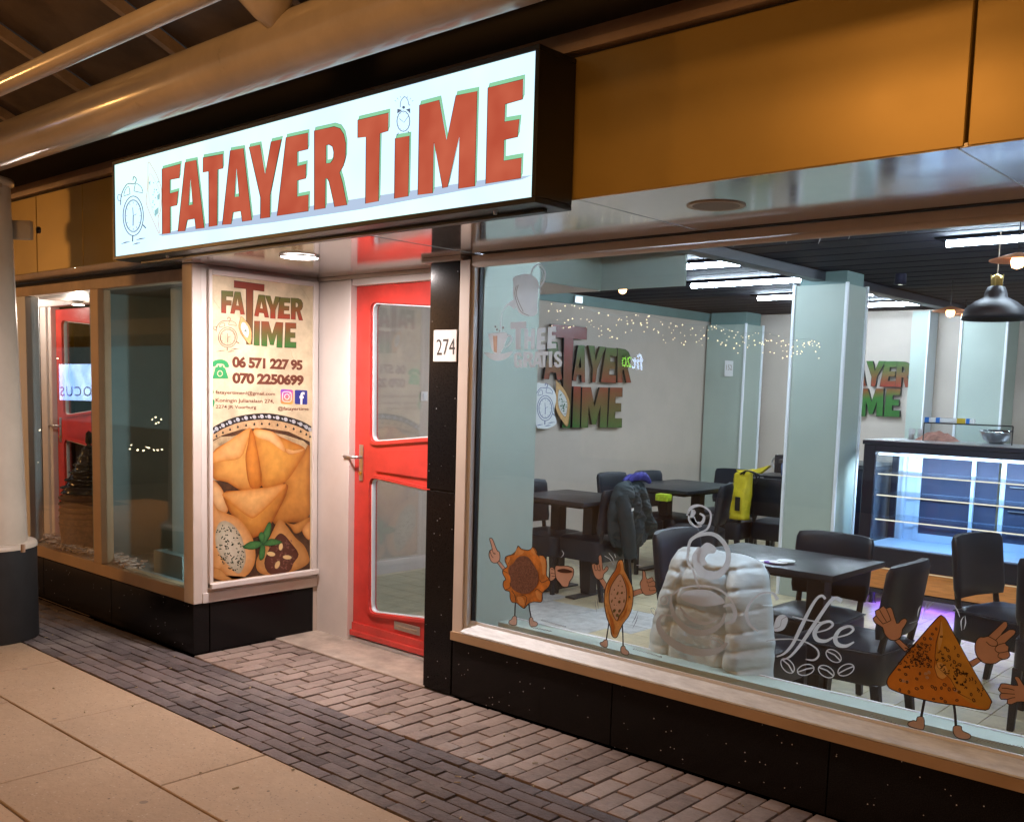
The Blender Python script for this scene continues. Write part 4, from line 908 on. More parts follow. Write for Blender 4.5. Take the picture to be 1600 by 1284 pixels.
p = at(272, 835, 'z', .45); box('inner_pillar', -5.62, -5.46, 3.12, 3.22, .5, 2.099, P('pale green post', (.20, .27, .26), .5), lw); box('inner_pillar_base', -5.74, -5.40, 3.06, 3.30, .361, .499, M_dkgreen, lw)
box('bay_ceiling', xL, XB-.1, YL+.09, 3.60, 2.10, 2.12, M_roof, lw); 
# neighbour entrance seen through the bay
nd = thing('red_door', 'red door of the neighbouring shop seen through the left display bay', 'door', group='red shop doors'); door_leaf(nd, YD+.02, -8.83, -7.86, -8.83+4.702)
nj = thing('neighbour_door_frame', 'pinkish white door frame beside the red door in the left bay', 'door frame')
for i, (x0, x1, y0) in enumerate(((-9.06, -8.96, 3.78), (-8.955, -8.90, 3.76), (-8.895, -8.84, 3.78))): box('jamb', x0, x1, y0, 3.86, 0, 2.15, M_cream2, nj, .004)
box('head', -9.06, -7.7, 3.77, 3.86, 2.151, 2.25, M_cream2, nj, .004)
nw = thing('neighbour_wall', 'dark wall around the neighbouring entrance', 'wall'); box('wall_panel', -12, -9.065, 3.78, 3.86, 0, 2.4, M_gap, nw); box('wall_panel', -7.85, -7.42, 3.80, 3.9, 0, 2.4, P('brown wall', (.10, .07, .055), .6), nw); box('rear_wall', -12, -6.4, 5.4, 5.5, 0, 2.6, P('dim brown room wall', (.16, .10, .07), .7, var=.3), nw); box('room_ceiling', -12, -6.4, 3.87, 5.4, 2.41, 2.5, M_roof, nw)
box('room_floor', -12, -6.4, 2.95, 5.4, -.02, -.005, M_dark, nw)
# chips
ch = MB()
for _ in range(900):
    x = R.uniform(xL+.02, a.x-.06+.6); y = R.uniform(YL+.05, 3.45)
    if x > a.x-.03 and y > 3.1: continue
    m4 = Matrix.Translation((x, y, .365+R.uniform(0, .04))) @ Matrix.Rotation(R.uniform(0, 3.1), 4, 'Z') @ Matrix.Rotation(R.uniform(-.5, .5), 4, 'X'); l = R.uniform(.012, .04); ch.box(-l, l, -.008, .008, -.004, .004, m4)
o = ch.obj('wood_chips', P('pale wood chips', (.55, .43, .36), .8, var=.5, vs=40)); o['kind'] = 'stuff'
# ribbed black jar on wicker basket
p = at(134, 770, 'y', 3.18); hv = thing('ribbed_jar', 'glossy black ribbed jar on a wicker basket behind the mullion of the left bay', 'jar', (p.x+.06, 3.18, .33))
zz = lambda py: at(134, py, 'y', 3.18).z-.33
prof = [(0, zz(672)), (.02, zz(676)), (.025, zz(690)), (.012, zz(694))]
for k in range(6):
    z = zz(700+k*11.5); r = .05+k*.028; prof += [(r*.82, z+.004), (r, z-.006), (r, z-.014), (r*.85, z-.02)]
prof += [(.19, zz(768))]
MB().lathe(prof, (0, 0, 0), 28).obj('jar_body', P('black glaze', (.01, .01, .012), .12, coat=.5), hv, True)
pw = [(.17, zz(768)), (.19, zz(790)), (.20, zz(815)), (.18, 0.0)]; MB().lathe(pw, (0, 0, 0), 28).obj('basket', P('wicker', (.20, .10, .055), .7, var=.6, vs=40, bump=1, bs=60), hv, True)
for k in range(5):
    z = zz(772)-.045*k; MB().lathe([(.19+.006*math.sin(k), z), (.205, z-.012), (.19, z-.03)], (0, 0, 0), 20).obj('basket_band', P('dark wicker', (.11, .05, .03), .7, bump=1, bs=80), hv, True)
# spot in the neighbour alcove
p = at(122, 474, 'y', 3.3); t = thing('bay_spotlight', 'small lit spotlight at the top of the left display pane', 'spotlight', p)
MB().lathe([(0, .02), (.03, .02), (.045, -.01), (.0, -.012)], (0, 0, 0), 16).obj('spot_head', M_white, t, True); MB().lathe([(0, -.014), (.042, -.013)], (0, 0, 0), 16).obj('spot_lens', M_down, t); MB().tube([(0, 0, .02), (0, 0, 2.10-p.z)], .006, 6).obj('spot_rod', M_ink, t)
ld = bpy.data.lights.new('bay_spot_lamp', 'POINT'); ld.energy = 26; ld.color = (1, .85, .72); ld.shadow_soft_size = .04; lo = bpy.data.objects.new('bay_spot_lamp', ld); COL.objects.link(lo); lo.parent = t; lo.location = (0, 0, -.08)
p = at(46, 480, 'y', 3.4); t = thing('bay_spotlight', 'round lit downlight behind the left edge of the display pane', 'spotlight', (-8.95, 3.3, 2.37)); MB().lathe([(0, 0), (.06, 0), (.065, .01)], (0, 0, 0), 16).obj('spot_lens', M_down, t); MB().lathe([(.065, 0), (.075, .0), (.075, .02)], (0, 0, 0), 16).obj('ring', M_white, t)
ld = bpy.data.lights.new('bay_spot_lamp', 'POINT'); ld.energy = 30; ld.color = (1, .85, .75); ld.shadow_soft_size = .05; lo = bpy.data.objects.new('bay_spot_lamp', ld); COL.objects.link(lo); lo.parent = t; lo.location = (0, 0, -.1)

# ------------------------------------------------------------------ chairs and tables
def rounded(m, x0, x1, y0, y1, z0, z1, mat, par, name, bev): return MB().box(x0, x1, y0, y1, z0, z1, m).obj(name, mat, par, False, bev, 3)
def make_chair(label):                      # faces +y; backrest at -y
    t = thing('dining_chair', label, 'chair', group='black leather dining chairs')
    # crowned seat with deep upholstered apron
    def seat(u, v):
        return None
    m = MB()
    prof = [(0, .455+.022), (.5, .455+.018), (.8, .455+.006), (.97, .445), (1.0, .42), (1.0, .30), (.96, .29)]
    n = 28
    for k, z in prof:
        for i in range(n):
            a = 2*math.pi*i/n; c, s = math.cos(a), math.sin(a); e = .28
            x = math.copysign(abs(c)**e, c)*.215*k; y = math.copysign(abs(s)**e, s)*.225*k; m.v.append(Vector((x, y, z)))
    for j in range(len(prof)-1):
        for i in range(n): i2 = (i+1) % n; m.f.append((j*n+i, j*n+i2, (j+1)*n+i2, (j+1)*n+i))
    s_ = m.obj('seat', M_leather, t, True); smooth_angle(s_, 50)
    MB().tube([(.218*math.cos(a)/max(abs(math.cos(a)), abs(math.sin(a)))**.75, .228*math.sin(a)/max(abs(math.cos(a)), abs(math.sin(a)))**.75, .437) for a in [2*math.pi*i/24 for i in range(25)]], .004, 6).obj('piping', M_leather, s_, True)
    # curved padded backrest
    m = MB()
    def bk(u, v):
        a = 2*math.pi*u; c, s = math.cos(a), math.sin(a)
        x = math.copysign(abs(c)**.35, c)*.213; th = math.copysign(abs(s)**.6, s)*.03*(1 if 0 < v < 1 else .55)
        z = .505+.34*v; lean = -.02-.045*v
        k = 1 if 0 < v < 1 else .96
        return (x*k, -.205+lean+th+(x/.213)**2*.035, z+(0 if v < 1 else -.004)-(.012*(x/.213)**4 if v > .9 else 0))
    m.grid(bk, 24, 8, True); m.f += [tuple(range(24))[::-1], tuple(8*24+i for i in range(24))]
    b_ = m.obj('backrest', M_leather, t, True); smooth_angle(b_, 55)
    for sx in (-1, 1):
        MB().tube([(sx*.17, -.19, .40), (sx*.172, -.215, .53)], .016, 8).obj('back_post', M_legm, t)
        for sy, dy in ((1, .01), (-1, -.045)):
            m = MB(); x, y = sx*.185, sy*.19
            for z, k, d in ((.30, .021, 0), (0, .015, dy)):
                m.v += [Vector((x+a*k, y+b*k+d, z)) for a, b in ((-1, -1), (1, -1), (1, 1), (-1, 1))]
            m.f = [(0, 1, 5, 4), (1, 2, 6, 5), (2, 3, 7, 6), (3, 0, 4, 7), (4, 5, 6, 7), (3, 2, 1, 0)]; m.obj('leg', M_legm, t, False, .003, 1)
    return t
PI = math.pi
spots = [  # x, y, facing angle, label
 (-2.17, 4.03, 0, 'chair wearing the pale puffer jacket close to the window'),
 (-1.86, 4.47, PI/2, 'chair right of the near table, seat pushed under it, above the triangle sticker'),
 (-2.24, 4.83, PI, 'chair tucked in behind the near table below the display case'),
 (-1.50, 5.66, -1.85, 'chair standing free in front of the display case with its back to the left'),
 (-1.12, 5.28, 0, 'chair cut off by the right edge of the window'),
 (-2.62, 4.48, -PI/2, 'chair with blue sheen on its back between the dark coat and the puffer jacket'),
 (-4.98, 5.98, -PI/2, 'leftmost chair, half hidden by the green window panel'),
 (-4.60, 6.05, PI/2, 'chair carrying the dark green coat at the left table'),
 (-5.06, 7.2, -PI/2, 'chair against the beige wall, left of the two by the far table'),
 (-5.0, 7.68, -PI/2, 'chair against the beige wall, right of the two by the far table'),
 (-4.36, 7.12, PI/2+.35, 'chair seen from behind at the near corner of the far table'),
 (-4.55, 7.95, PI/2+.1, 'chair holding the yellow bag'),
 (-4.90, 8.45, PI, 'chair at the far end of the far table before the green pier'),
 (-4.14, 8.20, .1, 'chair left of the large green pier, its back toward the bag'),
]
proto = make_chair(spots[0][3]); proto.location = (spots[0][0], spots[0][1], 0); proto.rotation_euler = (0, 0, spots[0][2])
for x, y, a, lab in spots[1:]: copy_tree(proto, (x, y, 0), a, lab)
def table(x0, x1, y0, y1, lab):
    t = thing('dining_table', lab, 'table', ((x0+x1)/2, (y0+y1)/2, 0), 0, 'dark cafe tables'); w, d = (x1-x0)/2, (y1-y0)/2
    box('table_top', -w, w, -d, d, .722, .75, M_table, t, .003, 2); box('apron', -w+.1, w-.1, -d+.1, d-.1, .69, .721, M_legm, t)
    for sx in (-1, 1):
        box('column', sx*(w-.2)-.045, sx*(w-.2)+.045, -.045, .045, .015, .689, M_legm, t, .004); box('foot', sx*(w-.2)-.045, sx*(w-.2)+.045, -d+.12, d-.12, 0, .014, M_legm, t, .004)
table(-2.70, -1.90, 4.30, 4.90, 'nearest dark table with paper coasters, behind the puffer jacket')
table(-5.12, -4.40, 5.66, 6.36, 'left dark table between the half hidden chair and the coat')
table(-5.15, -4.42, 7.08, 8.05, 'far dark table before the beige wall'); table(-1.3, -.5, 5.3, 6.2, 'dark table beyond the right edge of the window')
cs = thing('paper_coasters', 'white and violet paper coasters lying on the nearest table', 'coasters')
for (px, py, mt) in ((1200, 877, M_white), (1208, 879, P('violet paper', (.2, .08, .4), .6)), (1216, 880, M_white), (1228, 879, M_white)):
    p = at(px, py, 'z', .752); m = MB().lathe([(0, .003), (.045, .003), (.045, 0)], (p.x, p.y, .7505+.0035*(len(cs.children))), 9); m.obj('coaster', mt, cs)

# ------------------------------------------------------------------ clothes on the chairs
def garment_shell(prof, n, fn):
    return MB().grid(fn, n, prof, True)
def bell(t): return math.exp(-t*t)
def drape(rows, ridge, quilt, wr, seed, y0=0, hem=None):
    """a garment hanging over a chair back: closed shell between left and right edges given per height"""
    zs_ = [r[0] for r in rows][::-1]; xl = [r[1] for r in rows][::-1]; xr = [r[2] for r in rows][::-1]; zt_, zb_ = rows[0][0], rows[-1][0]
    def fn(u, v):
        z = zt_+(zb_-zt_)*v; a, b = np.interp(z, zs_, xl), np.interp(z, zs_, xr)
        e = noise.noise(Vector((z*9, seed, 0)))*.008+noise.noise(Vector((z*25, seed, 3)))*.005; a -= e; b += e
        front = u < .5; t = u*2 if front else (1-u)*2; x = a+(b-a)*t; m = abs(2*t-1); dome = max(0, 1-m**3.2)**.5; top = min(1, v*11+.05)**.6
        p = Vector((x*6, z*6, seed)); n1 = noise.noise(p); n2 = noise.noise(Vector((x*15+z*6, z*11-x*5, seed+4))); n3 = noise.noise(Vector((x*42, z*50, seed+9)))
        h = .028+.035*min(1, v*5)
        if front:
            for c0, w0, am, sl in ridge: h += am*bell((t-c0-sl*v)/w0)*min(1, v*4)
            if quilt:
                ph = v*quilt+.10*n1+(.35+1.6*(t-.8) if t > .66 else 0)-(.3 if t < .2 else 0); f = ph % 1; dd = min(f, 1-f)
                h += .010*(1-math.exp(-(dd/.11)**2))+.006*math.sin(PI*f)**.7+.0045*n3*math.exp(-(dd/.2)**2)+.004*math.sin(x*150+8*n2)*math.exp(-(dd/.12)**2)
            h += wr*(n1*.9+n2*.8+n3*.25)
            y = -h*dome*top
        else: y = .045*dome*top
        zz = z-.016*m**3*(1-v)*(1 if v < .3 else .5)+.010*n1*v+(hem(t)*v**3 if hem else 0)+.012*noise.noise(Vector((x*7, seed, 1)))*(1-v)
        return (x, y+y0, zz)
    return MB().grid(fn, 150, 150, True)
jk = thing('puffer_jacket', 'pale grey quilted puffer jacket hanging over a chair by the window', 'jacket', (-2.17, 3.79, 0), 0)
JX = lambda px, z: at(px, 0, 'y', 3.76).x+2.17
def jrow(py, pl_, pr_):
    a, b = at(pl_, py, 'y', 3.76), at(pr_, py, 'y', 3.76); return ((a.z+b.z)/2, a.x+2.17, b.x+2.17)
rows = [jrow(858, 1068, 1180), jrow(864, 1060, 1192), jrow(882, 1050, 1202), jrow(915, 1041, 1206), jrow(945, 1030, 1210), jrow(980, 1023, 1212), jrow(1015, 1016, 1211), jrow(1050, 1014, 1208), jrow(1085, 1018, 1200)]
drape(rows, [(.13, .11, .020, -.02), (.81, .13, .062, .02), (.655, .022, -.035, .02), (.23, .02, -.022, -.02), (.45, .2, .008, 0)], 7.5, .010, 3.3, -.03).obj('jacket_body', M_puff, jk, True)
MB().grid(lambda u, v: (-.15+.27*u, -.03-.018*math.cos((v-.5)*PI)-.008*noise.noise(Vector((u*9, v*2, 5))), .862+.022*math.sin(v*2*PI)*math.sin(u*PI)**.5-.012*(2*u-1)**2), 30, 10, False).obj('collar', M_puff, jk, True)
MB().tube([(.125, -.115, .80), (.15, -.125, .62), (.155, -.125, .42)], .0025, 6).obj('seam_piping', P('jacket seam', (.35, .38, .40), .6), jk, True)
def sleeve(pts, rad, name, par, mat, quilt=5.5, n=22, steps=70, puff=.06, seed=0):
    Pm = bez(pts, 8, False); Pm = [Vector(p) for p in Pm]; L = len(Pm)
    def fn(u, v):
        i = v*(L-1); i0 = min(int(i), L-2); p = Pm[i0].lerp(Pm[i0+1], i-i0); d = (Pm[i0+1]-Pm[i0]).normalized(); a_ = d.cross(Vector((0, 1, .01))).normalized(); b_ = d.cross(a_)
        q = crease(v, quilt, .13) if quilt else 1; r = np.interp(v, np.linspace(0, 1, len(rad)), rad)*(1-puff+puff*q)
        t_ = 2*PI*u; r *= 1+.14*noise.noise(Vector((math.cos(t_)*1.4, math.sin(t_)*1.4+seed, v*6)))+.07*noise.noise(Vector((math.cos(t_)*3.5, math.sin(t_)*3.5+seed, v*20)))
        return p+(a_*math.cos(t_)+b_*math.sin(t_))*r
    m = MB().grid(fn, n, steps, True); m.f += [tuple(range(n)), tuple(steps*n+i for i in range(n))]; return m.obj(name, mat, par, True)
ct = thing('dark_coat', 'dark green coat hanging over the chair at the left table', 'coat', (-4.31, 6.10, 0), PI/2)
rows = [(.905, -.14, .13), (.88, -.18, .18), (.80, -.235, .21), (.68, -.27, .26), (.56, -.26, .31), (.47, -.22, .35), (.42, -.19, .37)]
drape(rows, [(.22, .10, .045, .03), (.36, .025, -.035, .03), (.80, .09, .03, .06), (.66, .03, -.03, .05), (.5, .05, .012, 0)], 0, .045, 7.7, 0, lambda t: -.10*bell((t-.28)/.12)+.06*bell((t-.75)/.15)).obj('coat_body', M_coat, ct, True)
sleeve([(-.17, -.05, .80), (-.17, -.085, .66), (-.13, -.09, .50), (-.09, -.085, .34)], [.045, .06, .055, .042], 'sleeve', ct, M_coat, 0, puff=0, seed=2)
box('sleeve_badge', -.185, -.160, -.152, -.148, .70, .72, M_white, ct)
sc_ = thing('purple_scarf', 'purple scarf bunched on top of the dark green coat', 'scarf', (-4.31, 6.18, 0), PI/2)
sleeve([(-.10, .0, .90), (-.03, -.02, .93), (.06, -.02, .925), (.13, -.03, .88)], [.015, .030, .032, .015], 'scarf_cloth', sc_, M_purple, 0, puff=0, seed=6); sleeve([(-.14, .02, .895), (-.05, .03, .915), (.08, .03, .91)], [.012, .03, .02], 'scarf_fold', sc_, M_purple, 0, puff=0, seed=9)
p = at(1171, 790, 'y', 7.75)
yb_ = thing('yellow_bag', 'yellow carrier bag with black handles hanging on a chair', 'bag', (at(1160, 790, 'y', 7.78).x, 7.78, 0))
def bagf(u, v):
    a = 2*PI*u; c, s = math.cos(a), math.sin(a); z = .90-.42*v; return (math.copysign(abs(c)**.5, c)*(.085+.02*noise.noise(Vector((v*3, c, 1))))-.02*v, s*.05*(1+.5*v)+.02*noise.noise(Vector((c*3, s*3, v*5))), z+.03*c*(1-v))
m = MB().grid(bagf, 24, 16, True); m.f += [tuple(range(24)), tuple(16*24+i for i in range(24))]; m.obj('bag_body', M_yellow, yb_, True)
m = MB(); m.v = [Vector(v) for v in ((-.02, -.02, .885), (.16, -.01, .90), (.24, .0, .97), (.10, 0, .925), (-.08, 0, .905))]; m.v += [v+Vector((0, .03, -.01)) for v in m.v]; m.f = [(0, 1, 2, 3, 4), (9, 8, 7, 6, 5)]+[(i, (i+1) % 5, (i+1) % 5+5, i+5) for i in range(5)]; m.obj('bag_flap', M_yellow, yb_)
for dx in (0, .03): MB().tube(bez([(.0+dx, -.06, .88), (.08, -.09, .915), (.15+dx, -.06, .88), (.13, -.05, .80)], 5, False), .007, 6).obj('bag_handle', M_ink, yb_, True)
box('bag_print', -.03, .02, -.083, -.079, .56, .68, M_ink, yb_, .002)
sh_ = thing('green_packet', 'small yellow green packet on the far seat beside the coat', 'packet', at(1037, 775, 'y', 7.0)); MB().box(-.06, .06, -.04, .04, -.04, .02).obj('packet_body', P('lime wrapper', (.45, .6, .03), .4, var=.4, vs=50), sh_, False, .012, 2)

# ------------------------------------------------------------------ display case
YC = 7.4; dc = thing('display_case', 'black framed glass pastry display case with lit blue white shelves', 'display case')
xa = -3.09; xb_ = -.95; D2 = .62
def bx(n, *q, mat=M_caseblk, **k): return box(n, *q, mat, dc, k.get('bevel', .003))
bx('top', xa-.01, xb_, YC-.01, YC+D2, 1.215, 1.245); box('steel_top', xa, xb_, YC, YC+D2, 1.246, 1.252, M_alu, dc)
bx('frame_left', xa, xa+.09, YC, YC+.03, .42, 1.214); bx('frame_top', xa+.091, xb_, YC, YC+.03, 1.165, 1.214); bx('frame_bottom', xa+.091, xb_, YC-.004, YC+.05, .30, .445); bx('frame_left_lower', xa, xa+.09, YC-.004, YC+.05, .30, .419)
bx('left_rear_post', xa, xa+.05, YC+D2-.05, YC+D2, .42, 1.214); box('side_glass', xa+.01, xa+.016, YC+.032, YC+D2-.052, .44, 1.16, M_glass2, dc)
box('front_glass', xa+.092, xb_, YC+.008, YC+.014, .446, 1.164, M_glass2, dc)
box('case_floor', xa+.02, xb_, YC+.052, YC+D2-.03, .43, .452, M_casewht, dc)
# rear wall with sliding doors
for x0, x1 in ((xa+.05, xa+.20), ): box('rear_panel', x0, x1, YC+D2-.03, YC+D2-.01, .453, 1.16, M_casewht, dc)
for k in range(4):
    x0 = xa+.20+k*.62
    box('slide_frame', x0, x0+.035, YC+D2-.045, YC+D2-.02, .453, 1.16, M_casewht, dc, .002); box('slide_frame', x0+.036, x0+.60, YC+D2-.045, YC+D2-.02, 1.12, 1.16, M_casewht, dc); box('slide_frame', x0+.036, x0+.60, YC+D2-.045, YC+D2-.02, .453, .51, M_casewht, dc)
    box('slide_pane', x0+.036, x0+.60, YC+D2-.035, YC+D2-.030, .511, 1.119, P('smoked pane', (.05, .06, .10), .08), dc)
for k in range(3): box('support_strip', xa+.10+k*.52, xa+.125+k*.52, YC+D2-.075, YC+D2-.046, .453, 1.16, M_casewht, dc)
for z in (.99, .83, .645):
    s_ = box('glass_shelf', xa+.10, xb_, YC+.06, YC+D2-.12, z, z+.008, M_gsh, dc); box('shelf_rail', xa+.10, xb_, YC+.05, YC+.059, z+.001, z+.009, M_ledw, dc); box('shelf_rear_edge', xa+.14, xb_, YC+D2-.119, YC+D2-.11, z, z+.006, M_casewht, dc)
box('light_bar', xa+.10, xb_, YC+.04, YC+.07, 1.14, 1.155, M_led, dc); box('tray', -1.95, -1.1, YC+.10, YC+.42, .84, .848, M_white, dc)
for z in (.93, .75, .58): box('rear_rail', -2.2, xb_, YC+D2-.06, YC+D2-.048, z, z+.006, M_alu, dc)
ld = bpy.data.lights.new('case_lamp', 'AREA'); ld.shape = 'RECTANGLE'; ld.size = 1.9; ld.size_y = .06; ld.energy = 60; ld.color = (.66, .82, 1); lo = bpy.data.objects.new('case_lamp', ld); COL.objects.link(lo); lo.parent = dc; lo.location = (-2.05, YC+.12, 1.13); lo.rotation_euler = (math.radians(25), 0, 0)
bx('wood_base_core', xa+.02, xb_, YC+.03, YC+D2-.05, .13, .298); box('wood_panel', xa+.02, xb_, YC+.012, YC+.028, .135, .298, M_wood, dc); box('base_led', xa+.1, xb_, YC-.012, YC-.006, .290, .297, Emit('warm base led', (1, .8, .5), .7), dc); bx('base_rail', xa+.02, xb_, YC+.005, YC+D2-.05, .095, .129)
box('led_strip', xa+.1, xb_, YC+.08, YC+.10, .086, .094, M_uv, dc)
for x in (xa+.1, xa+.9, xa+1.7): MB().lathe([(.02, .095), (.02, .015), (.03, 0), (0, 0)], (x, YC+.1, 0), 12).obj('foot', M_caseblk, dc)
ctn = thing('counter', 'dark serving counter with steel top continuing left of the display case behind the pier', 'counter'); box('counter_body', -3.9, xa-.03, 7.75, 8.3, 0, 1.0, M_caseblk, ctn); box('counter_top', -3.95, xa-.02, 7.72, 8.33, 1.001, 1.03, M_table, ctn)
# things on the case
def on(px, py, y): return at(px, py, 'y', y)
gg = thing('glass_guard', 'low clear glass guard with dark rail standing on the display case', 'glass guard'); p0 = on(1442, 690, 7.7); p1 = on(1581, 692, 7.7); zr = on(1510, 663, 7.7).z
MB().tube([(p0.x, 7.7, zr), (p1.x, 7.7, zr)], .005, 6).obj('rail', M_ink, gg)
for x in (p0.x, p1.x): MB().tube([(x, 7.7, 1.253), (x, 7.7, zr)], .005, 6).obj('post', M_ink, gg)
box('guard_pane', p0.x, p1.x, 7.703, 7.709, 1.255, zr-.006, M_glass2, gg)
b0 = on(1554, 675, 7.85); t = thing('mixing_bowl', 'round stainless steel mixing bowl on the display case', 'bowl', (b0.x, 7.9, 1.252))
MB().lathe([(0, .004), (.05, .004), (.085, .03), (.105, .07), (.115, .1), (.118, .1), (.108, .07), (.088, .028), (.05, 0), (0, 0)], (0, 0, 0), 28).obj('bowl_body', P('polished steel', (.7, .7, .72), .12, metal=1), t, True)
p = on(1465, 680, 7.85); t = thing('pink_cloth', 'crumpled pink cloth lying on the display case behind the glass guard', 'cloth', (p.x, 7.85, 1.252))
m = MB().grid(lambda u, v: (.15*(u*2-1), .09*(v*2-1), max(0, .065*(1-(u*2-1)**2)*(1-(v*2-1)**2)+.03*noise.noise(Vector((u*6, v*6, 0)))*(1-(u*2-1)**4)*(1-(v*2-1)**4))+.001), 24, 16); m.obj('cloth_body', P('pink cloth', (.62, .28, .2), .8, var=.5, vs=14), t, True)
p = on(1490, 658, 7.8); t = thing('foil_roll_box', 'long white and blue wrap box with yellow label lying on the glass guard rail', 'box', (p.x, 7.72, zr+.006)); w_ = (on(1532, 658, 7.72).x-on(1455, 656, 7.72).x)/2
box('carton', -w_, w_, -.02, .02, 0, .035, M_white, t, .004)
bl_ = P('blue print', (.02, .18, .6), .4)
for x0, x1, mt in ((-w_-.002, -w_+.03, bl_), (-w_+.08, -w_+.11, bl_), (w_-.055, w_-.03, bl_), (w_-.12, w_-.06, P('yellow print', (.6, .42, .02), .4))): box('carton_band', x0, x1, -.0215, .0215, -.001, .0365, mt, t)
for px in (1424, 1438):
    p = on(px, 685, 7.9); t = thing('white_candle', 'short white cup %s on the left end of the display case' % ('standing first' if px == 1424 else 'standing second'), 'cup', (p.x, 7.9, 1.252)); MB().lathe([(0, 0), (.022, 0), (.024, .08), (.02, .08), (.018, .01)], (0, 0, 0), 14).obj('cup_body', M_white, t, True)
p = on(1222, 730, 8.6); t = thing('coffee_maker', 'small blue and black machine standing behind the large pier', 'machine', (on(1228, 735, 9.2).x, 9.2, .78))
box('machine_body', -.09, .06, -.08, .08, .02, .20, M_caseblk, t, .01, 2); MB().lathe([(0, 0), (.05, 0), (.055, .09), (.04, .17), (.0, .18)], (.03, -.05, .0), 14).obj('jug', P('blue plastic', (.2, .35, .7), .2, trans=.3), t, True); MB().tube(bez([(-.09, -.05, .05), (-.13, -.05, .13), (-.07, -.05, .2)], 4, False), .01, 6).obj('hose', M_alu, t, True)
sb = thing('side_table', 'low dark table under the blue machine behind the large pier', 'table', (on(1228, 735, 9.2).x, 9.2, 0)); box('side_top', -.25, .4, -.25, .25, .75, .779, M_table, sb); [box('leg', x, x+.04, y, y+.04, 0, .749, M_legm, sb) for x in (-.24, .35) for y in (-.24, .2)]

# ------------------------------------------------------------------ lamps and small fittings
p = at(1553, 500, 'y', 6.0); t = thing('pendant_lamp', 'black dome pendant lamp with brass neck near the right edge', 'pendant lamp', (p.x, p.y, 0)); zr_ = p.z; rr_ = .17
MB().lathe([(.018, zr_+.19), (.045, zr_+.182), (.058, zr_+.15), (.062, zr_+.125), (.11, zr_+.10), (.152, zr_+.065), (.166, zr_+.03), (rr_, zr_), (.162, zr_), (.145, zr_+.055), (.05, zr_+.11)], (0, 0, 0), 36).obj('shade', P('black enamel', (.012, .013, .018), .5, spec=.35), t, True)
MB().lathe([(.164, zr_+.001), (.156, zr_+.03), (.14, zr_+.05), (.05, zr_+.09), (0, zr_+.092)], (0, 0, 0), 36).obj('shade_lining', P('pale lining', (.6, .68, .8), .5), t, True)
MB().lathe([(.014, zr_+.19), (.026, zr_+.195), (.026, zr_+.22), (.03, zr_+.223), (.03, zr_+.24), (.012, zr_+.25)], (0, 0, 0), 12).obj('neck', M_gold, t, True)
for a in range(4): MB().tube([(.026*math.cos(a*1.57), .026*math.sin(a*1.57), zr_+.185), (.032*math.cos(a*1.57), .032*math.sin(a*1.57), zr_+.25)], .004, 6).obj('neck_bar', M_gold, t)
MB().tube([(0, 0, zr_+.245), (0, 0, ZC-.002)], .004, 6).obj('cable', M_fastop, t)
for px, py, yy, lab, r in ((1485, 488, 8.2, 'glowing bulb under a copper disc, left of the pair by the pendant', .09), (1508, 493, 9.8, 'smaller glowing bulb under a copper disc right of the pair', .09), (1590, 409, 5.6, 'glowing bulb under a copper disc at the right edge', .09), (973, 452, 6.6, 'small warm bulb glowing below the green bulkhead', .04)):
    p = at(px, py, 'y', yy); t = thing('copper_lamp', lab, 'lamp', p, 0, 'copper disc bulbs'); MB().lathe([(0, -.038), (.026, -.028), (.034, 0), (.026, .024), (0, .03)], (0, 0, 0), 14).obj('bulb', M_bulb, t, True); MB().lathe([(.02, .034), (r*1.5, .004), (r*1.5, .010), (.02, .045)], (0, 0, 0), 24).obj('disc', M_copper, t, True); MB().tube([(0, 0, .04), (0, 0, ZC-p.z)], .004, 6).obj('cable', M_ink, t)
def fairy():
    t = thing('fairy_lights', 'string of tiny warm icicle lights hanging from the window to the large green pier', 'string lights'); a, b = at(758, 462, 'x', -3.17), at(1283, 535, 'x', -3.2); N_ = 190
    a.y = max(a.y, 3.75); m = MB(); w = MB(); pts = []
    for i in range(N_):
        u = (i+R.uniform(-.4, .4))/N_; u = max(0, u)**1.05; p = a.lerp(b, max(0, u)); p.z += .012*math.sin(u*PI*9)
        if i % 3 == 0: pts.append(p.copy())
        d = R.random()**1.3*.13; s = R.uniform(.0016, .0042)*(1+u*.6); c = p+Vector((R.uniform(-.02, .02), R.uniform(-.01, .01), -d))
        m.lathe([(0, s), (s, 0), (0, -s)], c, 6)
    o = m.obj('bulbs', M_fairy, t); o['kind'] = 'stuff'
    MB().tube(pts, .0012, 4).obj('wire', P('clear wire', (.3, .32, .3), .4), t)
fairy()
t = thing('security_camera', 'small round grey security camera at the ceiling above the far green pier', 'camera', at(1160, 475, 'y', 9.9)); MB().lathe([(0, -.05), (.04, -.03), (.05, 0), (.04, .03), (0, .045)], (0, 0, 0), 16).obj('camera_ball', M_alu, t, True); MB().lathe([(0, 0), (.022, .0), (.022, .01)], (0, -.052, -.005), 12, 'y').obj('lens', M_ink, t)
p = at(1405, 470, 'y', 6.8); t = thing('track_spotlight', 'small dark spotlight under the slatted ceiling right of the large pier', 'spotlight', at(1407, 440, 'y', 6.8)); MB().lathe([(.035, .05), (.04, -.02), (0, -.02)], (0, 0, 0), 14).obj('spot_body', M_ceil, t, True); MB().lathe([(0, -.021), (.015, -.021)], (0, 0, 0), 10).obj('spot_lens', Emit('dim lens', (.9, .9, .8), 2), t)
